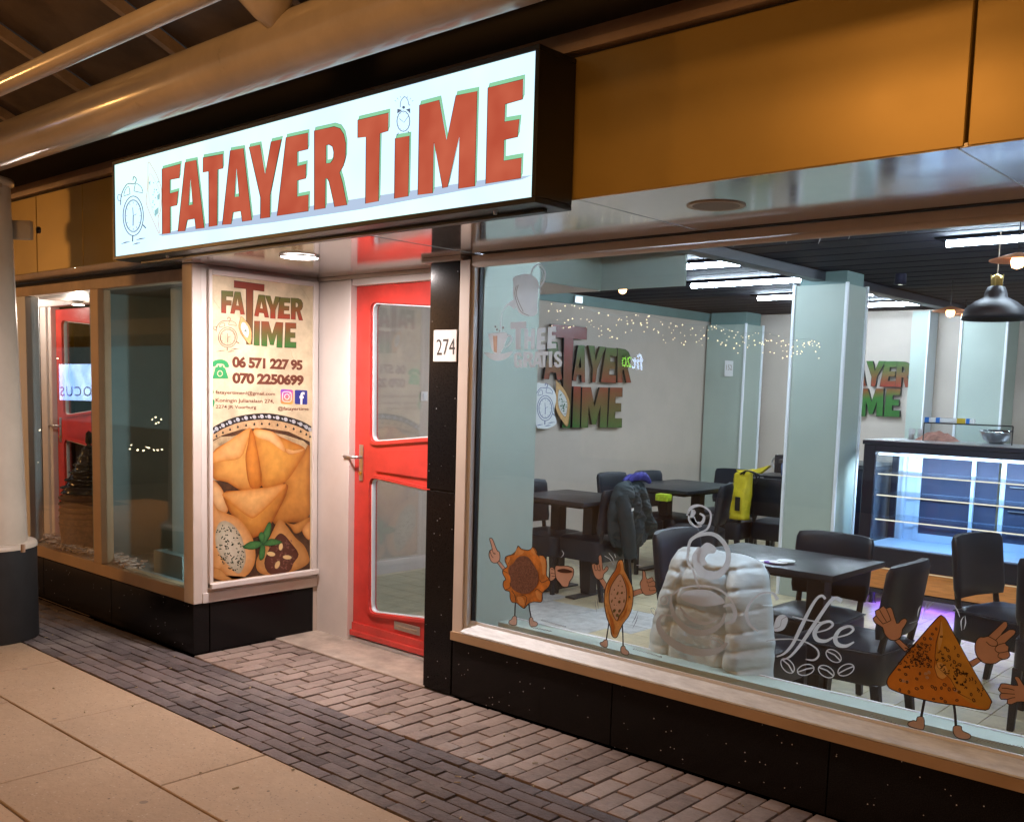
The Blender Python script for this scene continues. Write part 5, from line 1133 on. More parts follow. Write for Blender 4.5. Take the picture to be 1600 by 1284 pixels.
def socket(px, py, ax, v, lab, n):
    p = at(px, py, ax, v); t = thing('wall_switch', lab, 'switch', p); 
    if ax == 'x': box('cover', .001, .012, -.04, .04, -.04, .04, M_white, t, .003); box('rocker', .0121, .018, -.02, .02, -.025, .025, M_whalu, t)
    else: box('cover', -.04, .04, -.012, -.001, -.04, .04, M_white, t, .003); box('rocker', -.02, .02, -.018, -.0121, -.02, .02, M_fastop, t)
socket(662, 619, 'x', XW, 'white light switch on the wall seen through the red door', 0); socket(1181, 698, 'y', YB, 'white wall socket on the beige wall left of the large pier', 0)
t = thing('small_notice', 'white paper notice stuck on the far green pier', 'notice'); Q = Plane('y', 10.205, (0, -1, 0)); fill('paper', [[(1133, 563), (1146, 564), (1145, 588), (1132, 588)]], Q, M_white, t, .001, .001); text('notice_text', '152', ((1135, 570), (1144, 570), (1144, 578), (1135, 578)), Q, M_fastop, t, .003)
dh = thing('door_hatch', 'small white sensor on the left wall above the shop lettering', 'sensor', at(899, 466, 'x', XW)); box('sensor_body', .001, .05, -.06, .06, -.05, .02, M_alu, dh, .004)

# ------------------------------------------------------------------ wall lettering
PW = Plane('x', XW, (1, 0, 0)); cL = crop(820, 490, 200/1284)
wL = thing('wall_logo', 'large raised shop name in green and rust letters on the left wall', 'wall sign')
G1 = Grad('paint green to rust', 1.63, 2.03, [(0, RED), (.5, OLV), (1, GRN)], .35); G2 = Grad('paint rust to green', 1.17, 1.62, [(0, GRN), (.5, OLV), (1, RED)], .35); G3 = Grad('paint maroon to olive', 1.15, 2.15, [(0, GRN), (.3, OLV), (.75, (.20, .02, .012)), (1, (.17, .016, .01))], .35)
M_side = P('dark letter side', (.012, .010, .009), .5); M_rim2 = P('white letter edge', (.7, .7, .68), .5)
def wletter(par, pl, c, ch, q, mt, off, dep):
    g = [c(ch)] if isinstance(ch, list) else glyph(ch, c(q)); o = fill('letter', [g], pl, M_side, par, off, dep); fill('letter_face', [g], pl, mt, o, off+dep+.0015)
    fill('letter_edge', [s for l in g for s in stroke(l, .5, True)], pl, M_side, o, off+dep+.003)
wletter(wL, PW, cL, [(225, 105), (583, 140), (580, 262), (448, 252), (412, 1145), (335, 1140), (352, 245), (225, 235)], None, G3, .03, .02)
for ch, q, mt in (('F', ((-90, 245), (95, 262), (60, 655), (-90, 650)), G1), ('A', ((150, 275), (335, 292), (335, 662), (148, 655)), G1), ('A', ((450, 312), (600, 322), (562, 690), (440, 668)), G1), ('Y', ((598, 320), (772, 335), (700, 690), (600, 690)), G1), ('E', ((765, 340), (885, 350), (872, 698), (722, 685)), G1), ('R', ((890, 345), (1020, 370), (1025, 692), (888, 690)), G1),
                  ('I', ((447, 728), (522, 730), (512, 1140), (435, 1138)), G2), ('M', ((535, 735), (797, 740), (782, 1140), (522, 1140)), G2), ('E', ((802, 740), (940, 742), (932, 1140), (792, 1140)), G2)):
    wletter(wL, PW, cL, ch, q, mt, .03, .02)
cl = lgp('clock_board', wL); fill('board', [cL(bez([(60, 730), (130, 700), (190, 715), (245, 780), (262, 860), (240, 980), (265, 1090), (200, 1140), (110, 1150), (60, 1100)], 4))], PW, M_white, cl, .055, .012)
clock(cl, PW, cL, 150, 945, 80, 125, .069, P('blue grey line', (.12, .15, .3), .5), M_white, .7)
pastry_icon(wL, PW, cL, bez([(262, 670), (300, 700), (360, 780), (400, 880), (400, 980), (380, 1125), (330, 1080), (270, 980), (250, 860), (262, 760)], 4), bez([(295, 760), (350, 820), (378, 900), (370, 990), (352, 1030), (300, 960), (282, 860)], 4), .6, .062, M_rim, M_fillw, 40)
PW2 = Plane('y', YB, (0, -1, 0)); cR = crop(1340, 340, 260/927); wR = thing('wall_logo', 'smaller raised shop name in green and rust on the back wall behind the large pier', 'wall sign')
G4 = Grad('paint2 green to rust', 1.68, 1.98, [(0, RED), (.5, OLV), (1, GRN)], .35); G5 = Grad('paint2 rust to green', 1.36, 1.68, [(0, GRN), (.6, GRN), (1, RED)], .35)
for ch, q, mt in (('T', ((-130, 620), (20, 640), (10, 1105), (-130, 1105)), G3), ('A', ((-30, 800), (62, 800), (60, 938), (-40, 938)), G4), ('Y', ((62, 800), (168, 800), (140, 940), (58, 940)), G4), ('E', ((158, 802), (235, 802), (222, 942), (135, 942)), G4), ('R', ((232, 802), (310, 806), (308, 946), (222, 944)), G4),
                  ('I', ((-20, 955), (15, 955), (8, 1108), (-25, 1108)), G5), ('M', ((28, 953), (158, 953), (152, 1106), (20, 1106)), G5), ('E', ((168, 953), (252, 953), (246, 1110), (158, 1108)), G5)):
    wletter(wR, PW2, cR, ch, q, mt, .03, .03)

# ------------------------------------------------------------------ window stickers (vinyl on the outside of the glass)
PG = Plane('y', 3.5165, (0, -1, 0))
def sticker(label, cat='window sticker'): return thing('window_sticker', label, cat, group='cartoon and cafe stickers on the shop window')
def line(P, w, closed=False): return stroke(P, w, closed)
cs1 = crop(750, 830, 160/1284); cs2 = crop(900, 850, 140/999); cs3 = crop(1360, 920, 240/1185)
def shape(t, name, c, P, mat, off, w=1.1, sm=3, inner=()):
    Q = bez(P, sm) if sm else P; o = fill(name, [c(Q)], PG, mat, t, off); L = stroke(c(Q), w, True)
    for l in inner: L += stroke(c(bez(l, 3, False) if len(l) > 2 else l), w*.8)
    fill('outline', L, PG, M_ink, o, off+.0005); return o
M_tart = P('printed tart crust', (.52, .18, .025), .5, var=.45, vs=22); M_choc = P('printed chocolate shreds', (.075, .028, .018), .5, var=.7, vs=120, col2=(.19, .085, .055))
M_crust = P('printed boat crust', (.62, .34, .11), .5, var=.35, vs=30); M_crustd = P('printed crust shade', (.40, .14, .02), .5); M_meatp = P('printed pink filling', (.48, .34, .28), .5, var=.08, vs=40)
M_tri = P('printed triangle crust', (.55, .22, .02), .5, var=.25, vs=8); M_tri2 = P('printed triangle side', (.52, .28, .03), .5, var=.25, vs=8); M_grey = P('sketch grey', (.22, .21, .20), .6)
def grass(t, segs, c, mat=M_grey):
    L = []
    for (x0, y0, x1, y1, n) in segs:
        P = []
        for i in range(n*2+1):
            u = i/(n*2); x = x0+(x1-x0)*u; y = y0+(y1-y0)*u; P.append((x+(5 if i % 2 else -5), y+(-9 if i % 2 else 9)*(1-.4*u)))
        L += stroke(c(P), .95)
    fill('ground_scribble', L, PG, mat, t, .0006)
# 1 round tart figure with coffee cup
s1 = sticker('round chocolate tart sticker pointing up and holding a cup, left end of the window')
for P_ in ([(445, 895), (440, 980), (437, 1065)], [(612, 905), (625, 990), (642, 1080)]): fill('leg', stroke(cs1(P_), 2.0), PG, M_ink, s1, .0006)
shape(s1, 'shoe', cs1, [(412, 1070), (455, 1062), (463, 1160), (420, 1175), (370, 1155), (368, 1120), (400, 1100)], M_shoe, .0008, .9)
shape(s1, 'shoe', cs1, [(622, 1085), (660, 1080), (672, 1120), (715, 1135), (722, 1170), (690, 1190), (630, 1180)], M_shoe, .0008, .9)
shape(s1, 'arm', cs1, [(215, 390), (245, 370), (318, 455), (290, 485)], M_skin, .0006, .9, 0)
shape(s1, 'hand', cs1, [(122, 95), (145, 85), (165, 110), (215, 235), (245, 260), (252, 340), (225, 385), (180, 395), (140, 370), (115, 300), (125, 240), (155, 215)], M_skin, .0008, 1.1, 3, ([(155, 215), (165, 260), (185, 290)], [(128, 245), (145, 300), (170, 330)], [(180, 265), (200, 285)]))
crust = [(480, 180), (520, 215), (590, 235), (640, 222), (670, 188), (712, 240), (735, 305), (790, 300), (828, 345), (842, 430), (835, 545), (870, 590), (885, 640), (860, 700), (790, 765), (785, 840), (765, 885), (680, 880), (610, 905), (560, 962), (510, 935), (460, 895), (405, 885), (380, 830), (375, 755), (320, 735), (293, 680), (300, 620), (325, 600), (290, 530), (292, 480), (345, 440), (320, 380), (322, 320), (365, 300), (400, 290), (455, 245)]
shape(s1, 'tart_crust', cs1, crust, M_tart, .0012, 1.2, 3, ([(480, 185), (470, 250), (410, 300)], [(670, 195), (700, 260), (735, 305)], [(740, 310), (790, 420), (790, 520)], [(860, 600), (780, 640), (750, 600)], [(785, 770), (720, 720), (690, 750)], [(560, 955), (590, 830), (520, 790)], [(455, 890), (440, 800), (400, 740)], [(320, 730), (380, 700), (380, 640)], [(292, 490), (350, 520)], [(325, 320), (360, 400)]))
fill('crust_light', [cs1(bez(l, 3)) for l in ([(480, 195), (510, 230), (560, 250), (520, 290), (455, 300), (440, 280)], [(660, 205), (690, 240), (710, 300), (680, 290), (640, 240)], [(745, 310), (800, 320), (825, 400), (820, 520), (790, 540), (780, 430)], [(700, 740), (770, 790), (765, 860), (720, 830)], [(470, 820), (540, 830), (560, 930), (500, 900)], [(360, 310), (380, 340), (350, 400), (335, 360)])], PG, P('crust highlight', (.55, .25, .07), .5, var=.2, vs=30), s1, .0020)
fill('chocolate_filling', [cs1(bez([(470, 330), (540, 305), (620, 330), (690, 440), (730, 510), (738, 620), (700, 700), (610, 775), (520, 775), (440, 740), (390, 680), (385, 580), (360, 520), (370, 440), (420, 400)], 3))], PG, M_choc, s1, .0024)
Lc = []
for _ in range(110):
    a, r_ = R.uniform(0, 6.3), R.random()**.5; x, y = 555+math.cos(a)*r_*165, 545+math.sin(a)*r_*205; b = R.uniform(0, 3.1); l = R.uniform(8, 18); Lc += stroke(cs1([(x, y), (x+math.cos(b)*l, y+math.sin(b)*l)]), R.uniform(.5, 1.1))
fill('chocolate_shreds', Lc, PG, P('shred highlight', (.20, .10, .07), .5), s1, .0028)
shape(s1, 'hand', cs1, [(875, 470), (905, 448), (930, 465), (948, 500), (955, 560), (930, 600), (890, 620), (862, 605), (880, 560)], M_skin, .0008, 1, 3, ([(895, 470), (930, 480)], [(890, 520), (945, 530)], [(900, 560), (950, 560)]))
shape(s1, 'cup', cs1, [(945, 440), (1010, 430), (1110, 435), (1175, 470), (1170, 560), (1125, 630), (1105, 690), (1040, 690), (1000, 640), (955, 580)], M_skin, .0014, 1.2, 3); fill('coffee', [cs1(bez([(970, 485), (1060, 465), (1165, 500), (1110, 520), (1010, 512)], 3))], PG, P('printed coffee', (.04, .012, .008), .4), s1, .0024)
grass(s1, [(770, 1110, 1080, 1195, 14), (640, 1200, 900, 1250, 8)], cs1)
fill('steam', stroke(cs1(bez([(1025, 235), (1050, 280), (1015, 330)], 4, False)), [.3, 1.2, .3])+stroke(cs1([(1160, 385), (1180, 365)]), .6)+stroke(cs1([(1165, 405), (1205, 392)]), .6)+stroke(cs1([(1185, 420), (1240, 430)]), .6), PG, M_frost, s1, .0008)
# 2 boat pastry figure
s2_ = sticker('open boat pastry sticker with thumbs up, middle of the window left of the cup sticker')
for P_ in ([(370, 860), (355, 960), (338, 1065)], [(518, 900), (523, 1000), (526, 1135)]): fill('leg', stroke(cs2(P_), 2.0), PG, M_ink, s2_, .0006)
shape(s2_, 'shoe', cs2, [(318, 1068), (350, 1068), (355, 1130), (330, 1148), (280, 1125), (270, 1095), (300, 1085)], M_shoe, .0008, .9); shape(s2_, 'shoe', cs2, [(505, 1140), (545, 1135), (555, 1165), (588, 1195), (585, 1228), (545, 1230), (505, 1205)], M_shoe, .0008, .9)
shape(s2_, 'arm', cs2, [(255, 390), (300, 375), (350, 450), (325, 515)], M_skin, .0006, .9, 0); shape(s2_, 'arm', cs2, [(630, 520), (725, 492), (745, 545), (640, 580)], M_skin, .0006, .9, 0)
shape(s2_, 'hand', cs2, [(268, 120), (288, 140), (302, 285), (340, 245), (362, 262), (350, 295), (312, 330), (300, 380), (250, 392), (210, 355), (185, 280), (178, 225), (210, 215), (225, 225), (255, 215), (252, 145)], M_skin, .0008, 1, 3, ([(205, 225), (215, 285), (238, 290)], [(235, 225), (245, 285), (268, 290)], [(262, 230), (272, 280), (268, 300)]))
shape(s2_, 'hand', cs2, [(745, 295), (775, 310), (790, 385), (850, 368), (865, 400), (888, 430), (885, 470), (898, 500), (885, 545), (800, 568), (750, 545), (722, 480), (718, 425), (742, 380)], M_skin, .0008, 1, 3, ([(795, 400), (800, 430), (865, 405)], [(808, 445), (815, 470), (885, 465)], [(820, 490), (825, 515), (890, 510)]))
boat = [(500, 172), (528, 195), (545, 290), (590, 380), (632, 480), (640, 590), (625, 710), (590, 800), (530, 880), (490, 960), (460, 1030), (425, 1038), (398, 1000), (385, 920), (345, 810), (320, 680), (318, 560), (340, 460), (390, 360), (445, 280), (465, 200)]
shape(s2_, 'boat_crust', cs2, boat, M_crust, .0012, 1.2, 3); fill('crust_shade', [cs2(bez(l, 3)) for l in ([(485, 200), (500, 290), (440, 370), (380, 470), (350, 560), (365, 430), (430, 320)], [(520, 330), (590, 450), (600, 560), (570, 700), (520, 800), (480, 860), (560, 760), (585, 600), (560, 440)], [(340, 660), (370, 760), (420, 850), (430, 1000), (400, 960), (385, 860)])], PG, M_crustd, s2_, .0022)
shape(s2_, 'filling', cs2, [(495, 330), (540, 410), (565, 500), (565, 620), (535, 720), (485, 800), (460, 850), (425, 800), (390, 700), (372, 590), (390, 480), (440, 390)], M_meatp, .0026, .8, 3)
fill('filling_specks', [cs2(ell(*q, R.uniform(0, 60), 8)) for q in ((498, 408, 7, 7), (478, 460, 8, 9), (520, 468, 8, 9), (432, 505, 6, 12), (468, 545, 9, 22), (516, 540, 12, 15), (400, 552, 5, 5), (442, 597, 9, 9), (495, 597, 5, 6), (405, 630, 7, 22), (488, 640, 15, 18), (540, 630, 8, 22), (432, 673, 7, 7), (458, 675, 3, 4), (545, 530, 4, 5), (430, 740, 16, 24), (490, 740, 14, 22), (465, 790, 18, 20), (600, 585, 12, 12), (388, 690, 4, 5))], PG, P('printed herb specks', (.06, .045, .02), .5, col2=(.16, .14, .04), vs=30), s2_, .0034)
grass(s2_, [(640, 1165, 960, 1255, 14), (110, 1115, 370, 1205, 10)], cs2)
fill('motion_lines', [s for l in ([(215, 620), (220, 690), (235, 765)], [(238, 590), (240, 650), (255, 720)], [(690, 740), (660, 820), (625, 880)], [(695, 785), (670, 860), (632, 935)]) for s in stroke(cs2(bez(l, 3, False)), [.3, 1, .3])], PG, M_grey, s2_, .0006)
fill('white_motion_lines', [s for l in ([(320, 130), (380, 165), (420, 230)], [(368, 100), (410, 150), (430, 200)], [(430, 110), (445, 150)], [(675, 232), (740, 228)], [(0, 232), (40, 240)]) for s in stroke(cs2(l), .8)], PG, M_frost, s2_, .0006)
# 3 sesame triangle figure
s3 = sticker('large triangular sesame pastry sticker waving both hands, right part of the window')
for P_ in ([(418, 850), (405, 920), (392, 990)], [(645, 890), (655, 970), (660, 1050)]): fill('leg', stroke(cs3(P_), 4.2), PG, M_ink, s3, .0006)
shape(s3, 'shoe', cs3, [(365, 985), (412, 990), (412, 1078), (360, 1075), (300, 1055), (292, 1030), (330, 1012), (355, 1015)], M_shoe, .0008, 1.2); shape(s3, 'shoe', cs3, [(645, 1055), (700, 1055), (710, 1090), (768, 1118), (772, 1145), (730, 1158), (665, 1140), (640, 1100)], M_shoe, .0008, 1.2)
shape(s3, 'arm', cs3, [(190, 400), (225, 385), (300, 455), (265, 480)], M_skin, .0006, 1.2, 0); shape(s3, 'arm', cs3, [(760, 560), (830, 525), (860, 550), (790, 600)], M_skin, .0006, 1.2, 0)
shape(s3, 'hand', cs3, [(100, 128), (122, 150), (150, 138), (172, 160), (205, 265), (235, 240), (265, 225), (285, 245), (262, 290), (248, 310), (235, 370), (190, 395), (145, 385), (108, 340), (95, 295), (40, 262), (22, 225), (45, 205), (38, 170), (70, 152)], M_skin, .0010, 1.4, 2, ([(45, 205), (70, 235), (95, 265)], [(72, 160), (100, 210), (125, 250)], [(125, 155), (145, 200), (160, 240)], [(95, 268), (130, 255), (160, 240)]))
shape(s3, 'hand', cs3, [(1030, 250), (1058, 268), (1050, 300), (1000, 360), (1070, 312), (1118, 318), (1112, 350), (1040, 415), (1068, 440), (1065, 475), (1078, 505), (1058, 535), (1005, 545), (965, 572), (890, 572), (835, 535), (808, 470), (815, 400), (850, 368), (910, 362)], M_skin, .0010, 1.4, 2, ([(895, 405), (930, 435), (975, 435), (975, 400), (910, 362)], [(1000, 360), (965, 395)], [(1040, 415), (985, 430), (962, 465), (995, 490), (1062, 478)], [(995, 490), (985, 520), (1020, 540)]))
tri = [(530, 210), (560, 210), (590, 240), (640, 335), (760, 560), (850, 720), (930, 850), (930, 885), (890, 932), (700, 900), (520, 875), (350, 835), (170, 775), (130, 730), (140, 680), (200, 600), (310, 460), (430, 320)]
shape(s3, 'triangle_crust', cs3, tri, M_tri, .0012, 1.5, 3)
fill('triangle_side', [cs3([(545, 225), (575, 235), (640, 340), (760, 562), (850, 722), (925, 850), (925, 885), (890, 925), (760, 870), (660, 790), (620, 700), (560, 600), (505, 560), (500, 450), (530, 350)])], PG, M_tri2, s3, .0022)
fill('triangle_fold', [s for s in stroke(cs3([(545, 235), (535, 320), (510, 410), (500, 520), (520, 600), (620, 690), (680, 800), (820, 870)]), [.4, 1.6, 1.8, 1.0, .6, 1, 1.2, .4])]+stroke(cs3([(500, 520), (495, 600), (520, 680), (560, 700)]), [.4, 1.2, .4]), PG, P('printed fold shade', (.16, .06, .015), .5), s3, .0028)
fill('triangle_highlight', [cs3(bez([(500, 600), (530, 560), (580, 590), (600, 650), (560, 690), (515, 660)], 3)), cs3(bez([(545, 250), (560, 300), (555, 400), (530, 470), (525, 380)], 3))], PG, P('printed light crust', (.60, .38, .12), .5, var=.2, vs=30), s3, .0026)
Ls = []
def sesame(x, y, a, r): return stroke(cs3(ell(x, y, r, r*.6, a, 8)), 1.3, True)
for q in ((510, 305), (480, 345), (465, 380), (420, 380), (370, 440), (400, 420), (430, 430), (330, 480), (380, 500), (320, 560), (350, 540), (390, 570), (420, 540), (450, 580), (460, 550), (230, 570), (225, 620), (275, 655), (235, 700), (285, 715), (230, 775), (300, 790), (360, 765), (400, 755), (480, 750), (505, 765), (550, 760), (575, 735), (610, 770), (360, 690), (385, 650), (490, 845), (550, 840), (580, 865), (670, 855), (690, 790), (650, 770), (800, 855), (780, 810), (550, 365), (600, 470), (580, 450), (680, 510), (560, 530), (610, 520), (650, 560), (690, 580), (700, 650), (660, 640), (655, 690), (670, 720)): Ls += sesame(q[0], q[1], R.uniform(0, 90), R.uniform(9, 15))
for _ in range(150):
    if R.random() < .55: x, y = R.uniform(270, 470), R.uniform(420, 600)
    else: x = R.uniform(520, 760); y = 520+(x-520)*.75+R.uniform(-60, 70)
    a = R.uniform(0, 3.1); l = R.uniform(8, 16); Ls += stroke(cs3([(x, y), (x+math.cos(a)*l, y+math.sin(a)*l*.8), (x+math.cos(a+.7)*l*1.6, y+math.sin(a+.7)*l*1.2)]), 1.5)
for x, y in ((740, 700), (770, 695), (790, 690), (815, 715), (830, 770), (860, 810), (870, 770), (840, 780), (655, 450), (720, 640), (745, 660)): Ls += stroke(cs3([(x-6, y-14), (x+4, y), (x-4, y+14)]), 1.5)
fill('sesame_lines', Ls, PG, P('printed seed line', (.045, .02, .006), .5), s3, .0036)
fill('light_seeds', [cs3(ell(x, y, 16, 12, a, 8)) for x, y, a in ((285, 712, 0), (255, 705, 40), (430, 650, 0), (455, 640, 60), (440, 680, 20), (470, 380, 30), (370, 435, 10), (660, 780, 0))], PG, P('printed sesame', (.42, .27, .16), .5), s3, .0032)
fill('motion_lines', [s for l in ([(300, 265), (370, 240)], [(365, 215), (372, 160), (390, 125)], [(400, 235), (420, 150), (440, 100)], [(430, 165), (460, 120), (490, 98)], [(640, 120), (670, 160), (690, 215)], [(705, 320), (700, 250), (720, 210)], [(722, 310), (735, 260), (730, 205)]) for s in stroke(cs3(bez(l, 3, False) if len(l) > 2 else l), [.5, 2, .5])], PG, M_frost, s3, .0008)
grass(s3, [(0, 965, 260, 1065, 9), (350, 1095, 700, 1185, 12), (820, 1160, 1180, 1220, 12)], cs3)
# 4 waving hand of the next figure
s4 = sticker('waving cartoon hand sticker at the right edge of the window')
shape(s4, 'hand', cs3, [(1112, 685), (1130, 672), (1155, 690), (1200, 760), (1260, 780), (1260, 900), (1200, 870), (1130, 870), (1090, 888), (1055, 880), (1058, 850), (1010, 848), (998, 820), (1010, 798), (988, 775), (1000, 750), (1010, 728), (1060, 730), (1140, 742)], M_skin, .0010, 1.4, 2, ([(1015, 762), (1060, 765), (1112, 778)], [(1010, 800), (1060, 805), (1115, 808)], [(1058, 850), (1090, 838), (1118, 835)]))
# tea sticker
cT = crop(740, 400, 160/1027); s5 = sticker('frosted teapot and cup sticker with free tea lettering, top left of the window')
fill('teapot_body', [cT(bez([(395, 225), (460, 190), (560, 185), (640, 240), (650, 330), (640, 480), (640, 570), (590, 605), (520, 600), (460, 570), (420, 500), (395, 380), (400, 290)], 4))], PG, M_frost, s5, .0006)
fill('teapot_shade', [s for l in ([(430, 300), (415, 380), (440, 480), (480, 560), (560, 600)], [(450, 290), (430, 370), (450, 450), (500, 560)]) for s in stroke(cT(bez(l, 4, False)), 1)], PG, M_froD, s5, .0012)
fill('teapot_spout', [cT(bez([(400, 440), (360, 465), (320, 500), (305, 530), (345, 500), (380, 510), (415, 540), (420, 480)], 3))], PG, M_frost, s5, .0009)
fill('teapot_handle', [s for l in ([(575, 190), (600, 120), (660, 85), (710, 140), (715, 220), (680, 300), (655, 320)],) for s in stroke(cT(bez(l, 5, False)), 2.6)]+stroke(cT(bez([(650, 100), (690, 150), (695, 220), (665, 265)], 4, False)), 1.6)+stroke(cT(bez([(650, 290), (680, 360)], 4, False)), 1.5), PG, M_frost, s5, .0008)
fill('tea_stream', stroke(cT(bez([(318, 520), (290, 570), (275, 650), (275, 760)], 5, False)), [1.4, 1.2, 1.6]), PG, M_frost, s5, .0008)
fill('splash', [cT(ell(220, 710, 9, 10)), cT(ell(235, 740, 10, 12)), cT(ell(298, 718, 10, 14)), cT(ell(262, 750, 6, 6))], PG, M_froD, s5, .0008)
fill('tea_cup', [cT(bez([(150, 782), (240, 770), (335, 772), (320, 870), (285, 950), (260, 978), (215, 975), (185, 940), (160, 850)], 3))], PG, M_frost, s5, .0006); fill('tea_cup_shade', [cT([(195, 800), (240, 800), (235, 970), (205, 960)])], PG, P('copper sheen print', (.40, .26, .19), .5, var=.2, vs=9, stretch=(9, 1, 1)), s5, .0012)
fill('tea_cup_handle', stroke(cT(bez([(325, 820), (360, 795), (382, 830), (360, 885), (315, 920)], 4, False)), 2), PG, M_frost, s5, .0008)
fill('tea_saucer', [cT(bez([(100, 965), (180, 975), (240, 980), (310, 975), (392, 955), (350, 1015), (270, 1048), (200, 1045), (140, 1010)], 3))], PG, M_frost, s5, .0006)
for ch, q in (('T', ((370, 665), (530, 655), (520, 935), (375, 940))), ('H', ((510, 730), (615, 728), (612, 935), (508, 935))), ('E', ((632, 722), (722, 718), (720, 938), (632, 938))), ('E', ((742, 712), (830, 710), (830, 925), (738, 930))), ('G', ((405, 965), (488, 960), (488, 1122), (405, 1122))), ('R', ((500, 960), (600, 958), (600, 1118), (498, 1118))), ('A', ((592, 958), (690, 956), (690, 1116), (590, 1116))), ('T', ((668, 955), (752, 955), (745, 1115), (665, 1115))), ('I', ((758, 955), (790, 955), (788, 1115), (756, 1115))), ('S', ((805, 955), (890, 955), (890, 1118), (805, 1118)))):
    fill('letter', [glyph(ch, cT(q))], PG, vinyl(P('sticker lettering', (.58, .56, .57), .6)) if 'st_l' not in globals() else st_l, s5, .0008); st_l = s5.children[-1].data.materials[0] if s5.children else None
# coffee sticker
cK = crop(1020, 780, 340/1323); s6 = sticker('frosted coffee cup sticker with swirling steam and script lettering over the puffer jacket')
K = lambda P, w, n=5: stroke(cK(bez(P, n, False)), w)
sw_ = K([(215, 100), (235, 50), (290, 38), (345, 70), (352, 125), (330, 180), (280, 205), (235, 235), (220, 262)], [6, 5, 3, 3, 3.5, 2.5, 1.2, .8])
sw_ += K([(240, 110), (262, 145), (300, 140), (312, 105), (285, 85)], [9, 6, 5, 4, 3]); fill('steam_curl', sw_+[cK(bez([(215, 95), (230, 70), (250, 60), (262, 80), (250, 110), (270, 145), (300, 160), (270, 172), (235, 155), (217, 130)], 4))], PG, M_frost, s6, .0006)
fill('steam_ring', K([(215, 320), (230, 250), (290, 215), (370, 212), (430, 260), (460, 330), (450, 400), (410, 450), (360, 462), (300, 445), (272, 400), (262, 350), (290, 295)], [4, 5, 5.5, 6, 7, 8, 9, 11, 13, 14, 13, 12, 9]), PG, M_frost, s6, .0009)
fill('steam_knob', [cK(bez([(285, 300), (330, 262), (382, 290), (380, 325), (340, 330), (318, 360), (330, 390), (290, 400), (268, 350)], 4))]+K([(215, 320), (215, 380), (245, 430), (265, 490), (285, 540)], [4, 4, 3, 2]), PG, M_frost, s6, .0012)
fill('cup_top', [cK(bez([(170, 600), (190, 565), (240, 550), (330, 550), (400, 580), (440, 625), (400, 640), (320, 650), (230, 630)], 4))]+K([(120, 580), (180, 540), (280, 525), (390, 540), (460, 590), (500, 650)], [1.5, 2.5, 3, 3.5, 3, 2]), PG, M_frost, s6, .0009)
fill('cup_side', K([(115, 570), (112, 640), (135, 710), (190, 775), (270, 810), (350, 800), (420, 750), (440, 690)], [2, 5, 7, 9, 10, 9, 6, 3])+K([(165, 650), (200, 700), (260, 740), (330, 752), (395, 725)], [2, 5, 6, 5, 1.5])+K([(430, 650), (475, 640), (500, 680), (490, 735), (440, 755)], [3, 5, 7, 6, 3]), PG, M_frost, s6, .0012)
fill('cup_saucer', K([(118, 705), (60, 705), (35, 745), (55, 810), (120, 870), (210, 915), (310, 930), (400, 915), (455, 870)], [2, 4, 7, 10, 12, 13, 12, 9, 3]), PG, M_frost, s6, .0009)
fill('script_letter', K([(760, 610), (730, 570), (660, 572), (600, 620), (570, 690), (590, 760), (640, 800)], [6, 4, 2.5, 3, 6, 5, 2]), PG, M_frost, s6, .0010)
M_scr = vinyl(P('script film', (.66, .67, .69), .6))
fill('script_letter', [cK(bez([(738, 760), (760, 710), (800, 700), (822, 730), (800, 785), (760, 802), (738, 795)], 4))], PG, M_scr, s6, .0008); fill('bean_slit', stroke(cK(bez([(740, 785), (775, 770), (785, 730), (815, 712)], 4, False)), .9), PG, M_froD, s6, .0014)
fill('script_letter', K([(1050, 605), (1030, 585), (1000, 600), (960, 660), (900, 780), (850, 880), (800, 935), (755, 955)], [4, 4, 4, 5, 6, 5, 3.5, 2]), PG, M_scr, s6, .0010)
fill('script_letter', K([(1150, 620), (1120, 600), (1085, 612), (1035, 680), (965, 785), (900, 880), (840, 950), (790, 975)], [7, 6, 5, 5.5, 6, 5, 3.5, 1.5]), PG, M_scr, s6, .0013)
fill('script_bar', K([(850, 712), (930, 730), (1030, 748)], [1.5, 2.5, 1.5]), PG, M_scr, s6, .0016)
fill('script_flourish', K([(690, 860), (780, 848), (900, 855), (990, 900), (1010, 945), (980, 975), (930, 970)], [1.5, 2, 2, 2.5, 3, 3, 1.5]), PG, M_scr, s6, .0016)
for dx, dy in ((0, 0), (125, 30)):
    fill('script_letter', K([(985+dx, 810+dy), (1060+dx, 790+dy), (1095+dx, 760+dy), (1070+dx, 740+dy), (1015+dx, 760+dy), (985+dx, 810+dy), (1000+dx, 850+dy), (1050+dx, 860+dy), (1100+dx, 835+dy)], [2, 2.5, 4, 4, 5, 7, 7, 5, 2]), PG, M_scr, s6, .0010+dx*.000002)
for x, y, a in ((820, 1010, 50), (930, 1035, -15), (1055, 1045, 30), (1100, 950, 35), (1175, 1035, -25), (395, 870, 30)):
    fill('coffee_bean', stroke(cK(ell(x, y, 52, 32, a, 20)), 1.6, True)+stroke(cK([(x-48*math.cos(math.radians(a)), y-48*math.sin(math.radians(a))), (x+6, y-6), (x+48*math.cos(math.radians(a)), y+48*math.sin(math.radians(a)))]), 2), PG, M_scr, s6, .0008)
fill('leaf_curl', stroke(cK(ell(70, 612, 22, 26)), 2, True)+stroke(cK(ell(5, 680, 12, 24, -30)), 1, True), PG, M_frost, s6, .0008)
